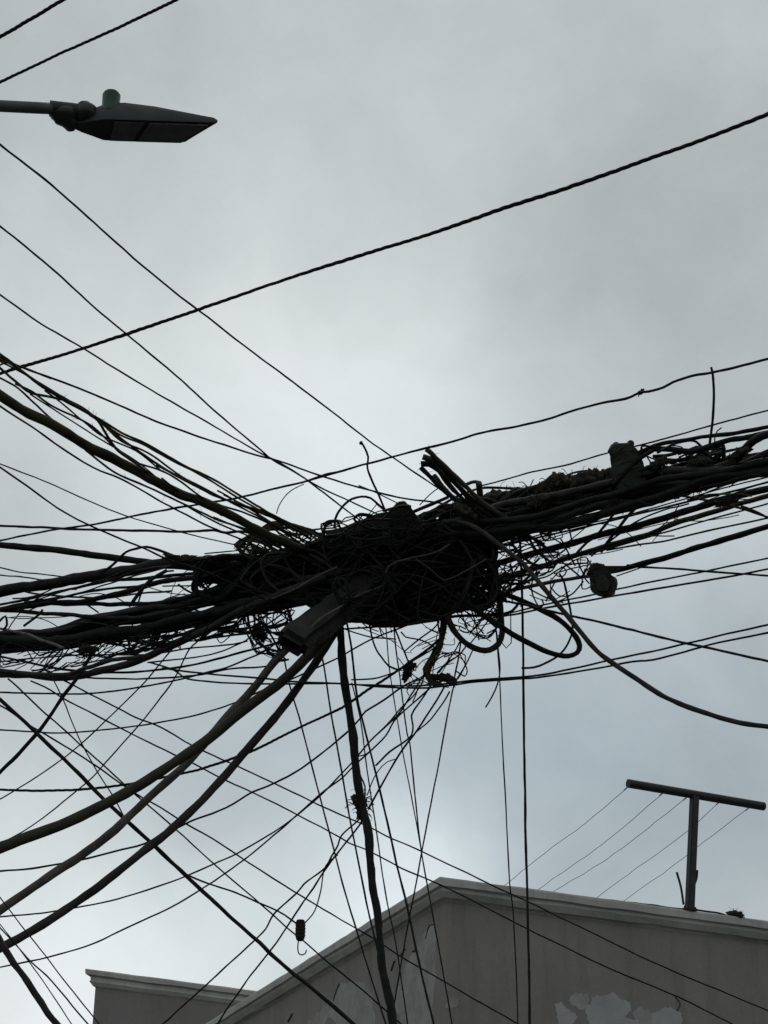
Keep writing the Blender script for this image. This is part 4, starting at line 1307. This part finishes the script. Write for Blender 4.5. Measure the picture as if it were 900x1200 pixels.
# ======================================================================= SKY
world = bpy.data.worlds.new('World')
sc.world = world
world.use_nodes = True
nt = world.node_tree
nt.nodes.clear()
out = nt.nodes.new('ShaderNodeOutputWorld')
bgS = nt.nodes.new('ShaderNodeBackground')
bgC = nt.nodes.new('ShaderNodeBackground')
mixs = nt.nodes.new('ShaderNodeMixShader')
sky = nt.nodes.new('ShaderNodeTexSky')
sky.sky_type = 'NISHITA'
sky.sun_disc = False
SUN_EL, SUN_AZ = R(52), R(8)
sky.sun_elevation = SUN_EL
sky.sun_rotation = SUN_AZ
nt.links.new(sky.outputs['Color'], bgS.inputs['Color'])
bgS.inputs['Strength'].default_value = .06
tc = nt.nodes.new('ShaderNodeTexCoord')
nv = nt.nodes.new('ShaderNodeVectorMath')
nv.operation = 'NORMALIZE'
nt.links.new(tc.outputs['Generated'], nv.inputs[0])


def math_n(op, a, b=None):
    n = nt.nodes.new('ShaderNodeMath')
    n.operation = op
    for i, v in enumerate((a, b)):
        if v is None:
            continue
        if isinstance(v, (int, float)):
            n.inputs[i].default_value = v
        else:
            nt.links.new(v, n.inputs[i])
    return n.outputs[0]


# warp the directions a little so the cloud banks have uneven edges
wn = nt.nodes.new('ShaderNodeTexNoise')
wn.inputs['Scale'].default_value = 6
wn.inputs['Detail'].default_value = 5
wn.inputs['Roughness'].default_value = .55
nt.links.new(nv.outputs[0], wn.inputs['Vector'])
wsub = nt.nodes.new('ShaderNodeVectorMath')
wsub.operation = 'SUBTRACT'
nt.links.new(wn.outputs['Color'], wsub.inputs[0])
wsub.inputs[1].default_value = (.5, .5, .5)
wsc = nt.nodes.new('ShaderNodeVectorMath')
wsc.operation = 'SCALE'
nt.links.new(wsub.outputs[0], wsc.inputs[0])
wsc.inputs['Scale'].default_value = .11
wadd = nt.nodes.new('ShaderNodeVectorMath')
wadd.operation = 'ADD'
nt.links.new(nv.outputs[0], wadd.inputs[0])
nt.links.new(wsc.outputs[0], wadd.inputs[1])
wnm = nt.nodes.new('ShaderNodeVectorMath')
wnm.operation = 'NORMALIZE'
nt.links.new(wadd.outputs[0], wnm.inputs[0])


def bank(px, py, size, amp):
    v = ray(px, py)
    dp = nt.nodes.new('ShaderNodeVectorMath')
    dp.operation = 'DOT_PRODUCT'
    nt.links.new(wnm.outputs[0], dp.inputs[0])
    dp.inputs[1].default_value = v
    # exp(-(1-dot)*2/size^2)
    s = size / F
    e = math_n('MULTIPLY', math_n('SUBTRACT', 1.0, dp.outputs['Value']), -1.0 / (s * s))
    return math_n('MULTIPLY', math_n('EXPONENT', e), amp)


BASE = .5
banks = [(400, 480, 200, .25), (170, 560, 150, .04), (120, 250, 180, .05), (690, 300, 190, -.085), (890, 400, 170, -.035), (560, 20, 180, .02), (60, 30, 190, -.07), (320, 190, 150, -.06),
         (20, 660, 120, -.05), (840, 590, 90, .04), (455, 1055, 80, .3), (50, 1150, 160, .26), (270, 920, 140, -.1), (620, 870, 150, -.07), (870, 900, 150, -.09), (790, 730, 100, .05), (210, 1110, 110, .1), (540, 970, 70, .03)]
acc = None
for b in banks:
    o = bank(*b)
    acc = o if acc is None else math_n('ADD', acc, o)
cn = nt.nodes.new('ShaderNodeTexNoise')
cn.inputs['Scale'].default_value = 4.5
cn.inputs['Detail'].default_value = 7
cn.inputs['Roughness'].default_value = .5
nt.links.new(nv.outputs[0], cn.inputs['Vector'])
cl = math_n('MULTIPLY', math_n('SUBTRACT', cn.outputs['Fac'], .5), .16)
cn2 = nt.nodes.new('ShaderNodeTexNoise')
cn2.inputs['Scale'].default_value = 13
cn2.inputs['Detail'].default_value = 9
cn2.inputs['Roughness'].default_value = .6
nt.links.new(wnm.outputs[0], cn2.inputs['Vector'])
cl2 = math_n('MULTIPLY', math_n('SUBTRACT', cn2.outputs['Fac'], .5), .17)
val = math_n('ADD', math_n('ADD', math_n('ADD', acc, cl), cl2), BASE)
ramp = nt.nodes.new('ShaderNodeValToRGB')
e = ramp.color_ramp.elements
e[0].position = 0
e[0].color = (.0, .0, .0, 1)
e[1].position = 1
e[1].color = (.97, 1.0, 1.0, 1)
for pos, c in ((.3, (.268, .298, .308)), (.42, (.385, .423, .432)), (.52, (.49, .53, .535)), (.65, (.63, .67, .665))):
    el = e.new(pos)
    el.color = (*c, 1)
nt.links.new(val, ramp.inputs['Fac'])
bl = math_n('MINIMUM', math_n('ADD', bank(430, 850, 240, .8), bank(820, 900, 200, .6)), 1.0)
bm_ = nt.nodes.new('ShaderNodeMix')
bm_.data_type = 'RGBA'
bm_.blend_type = 'MULTIPLY'
nt.links.new(bl, bm_.inputs['Factor'])
nt.links.new(ramp.outputs['Color'], bm_.inputs['A'])
bm_.inputs['B'].default_value = (.91, .97, 1.03, 1)
nt.links.new(bm_.outputs['Result'], bgC.inputs['Color'])
bgC.inputs['Strength'].default_value = 1.0
mixs.inputs['Fac'].default_value = .97
nt.links.new(bgS.outputs[0], mixs.inputs[1])
nt.links.new(bgC.outputs[0], mixs.inputs[2])
nt.links.new(mixs.outputs[0], out.inputs['Surface'])

sd = bpy.data.lights.new('sun', 'SUN')
sd.energy = .5
sd.angle = R(25)
sd.color = (1, .97, .92)
so = bpy.data.objects.new('sun', sd)
COL.objects.link(so)
sdir = Vector((math.sin(SUN_AZ) * math.cos(SUN_EL), math.cos(SUN_AZ) * math.cos(SUN_EL), math.sin(SUN_EL)))
so.rotation_euler = sdir.to_track_quat('Z', 'Y').to_euler()

sc.view_settings.view_transform = 'Standard'
sc.view_settings.look = 'None'
sc.view_settings.gamma = 1
sc.view_settings.exposure = .13
sc.view_settings.use_curve_mapping = False
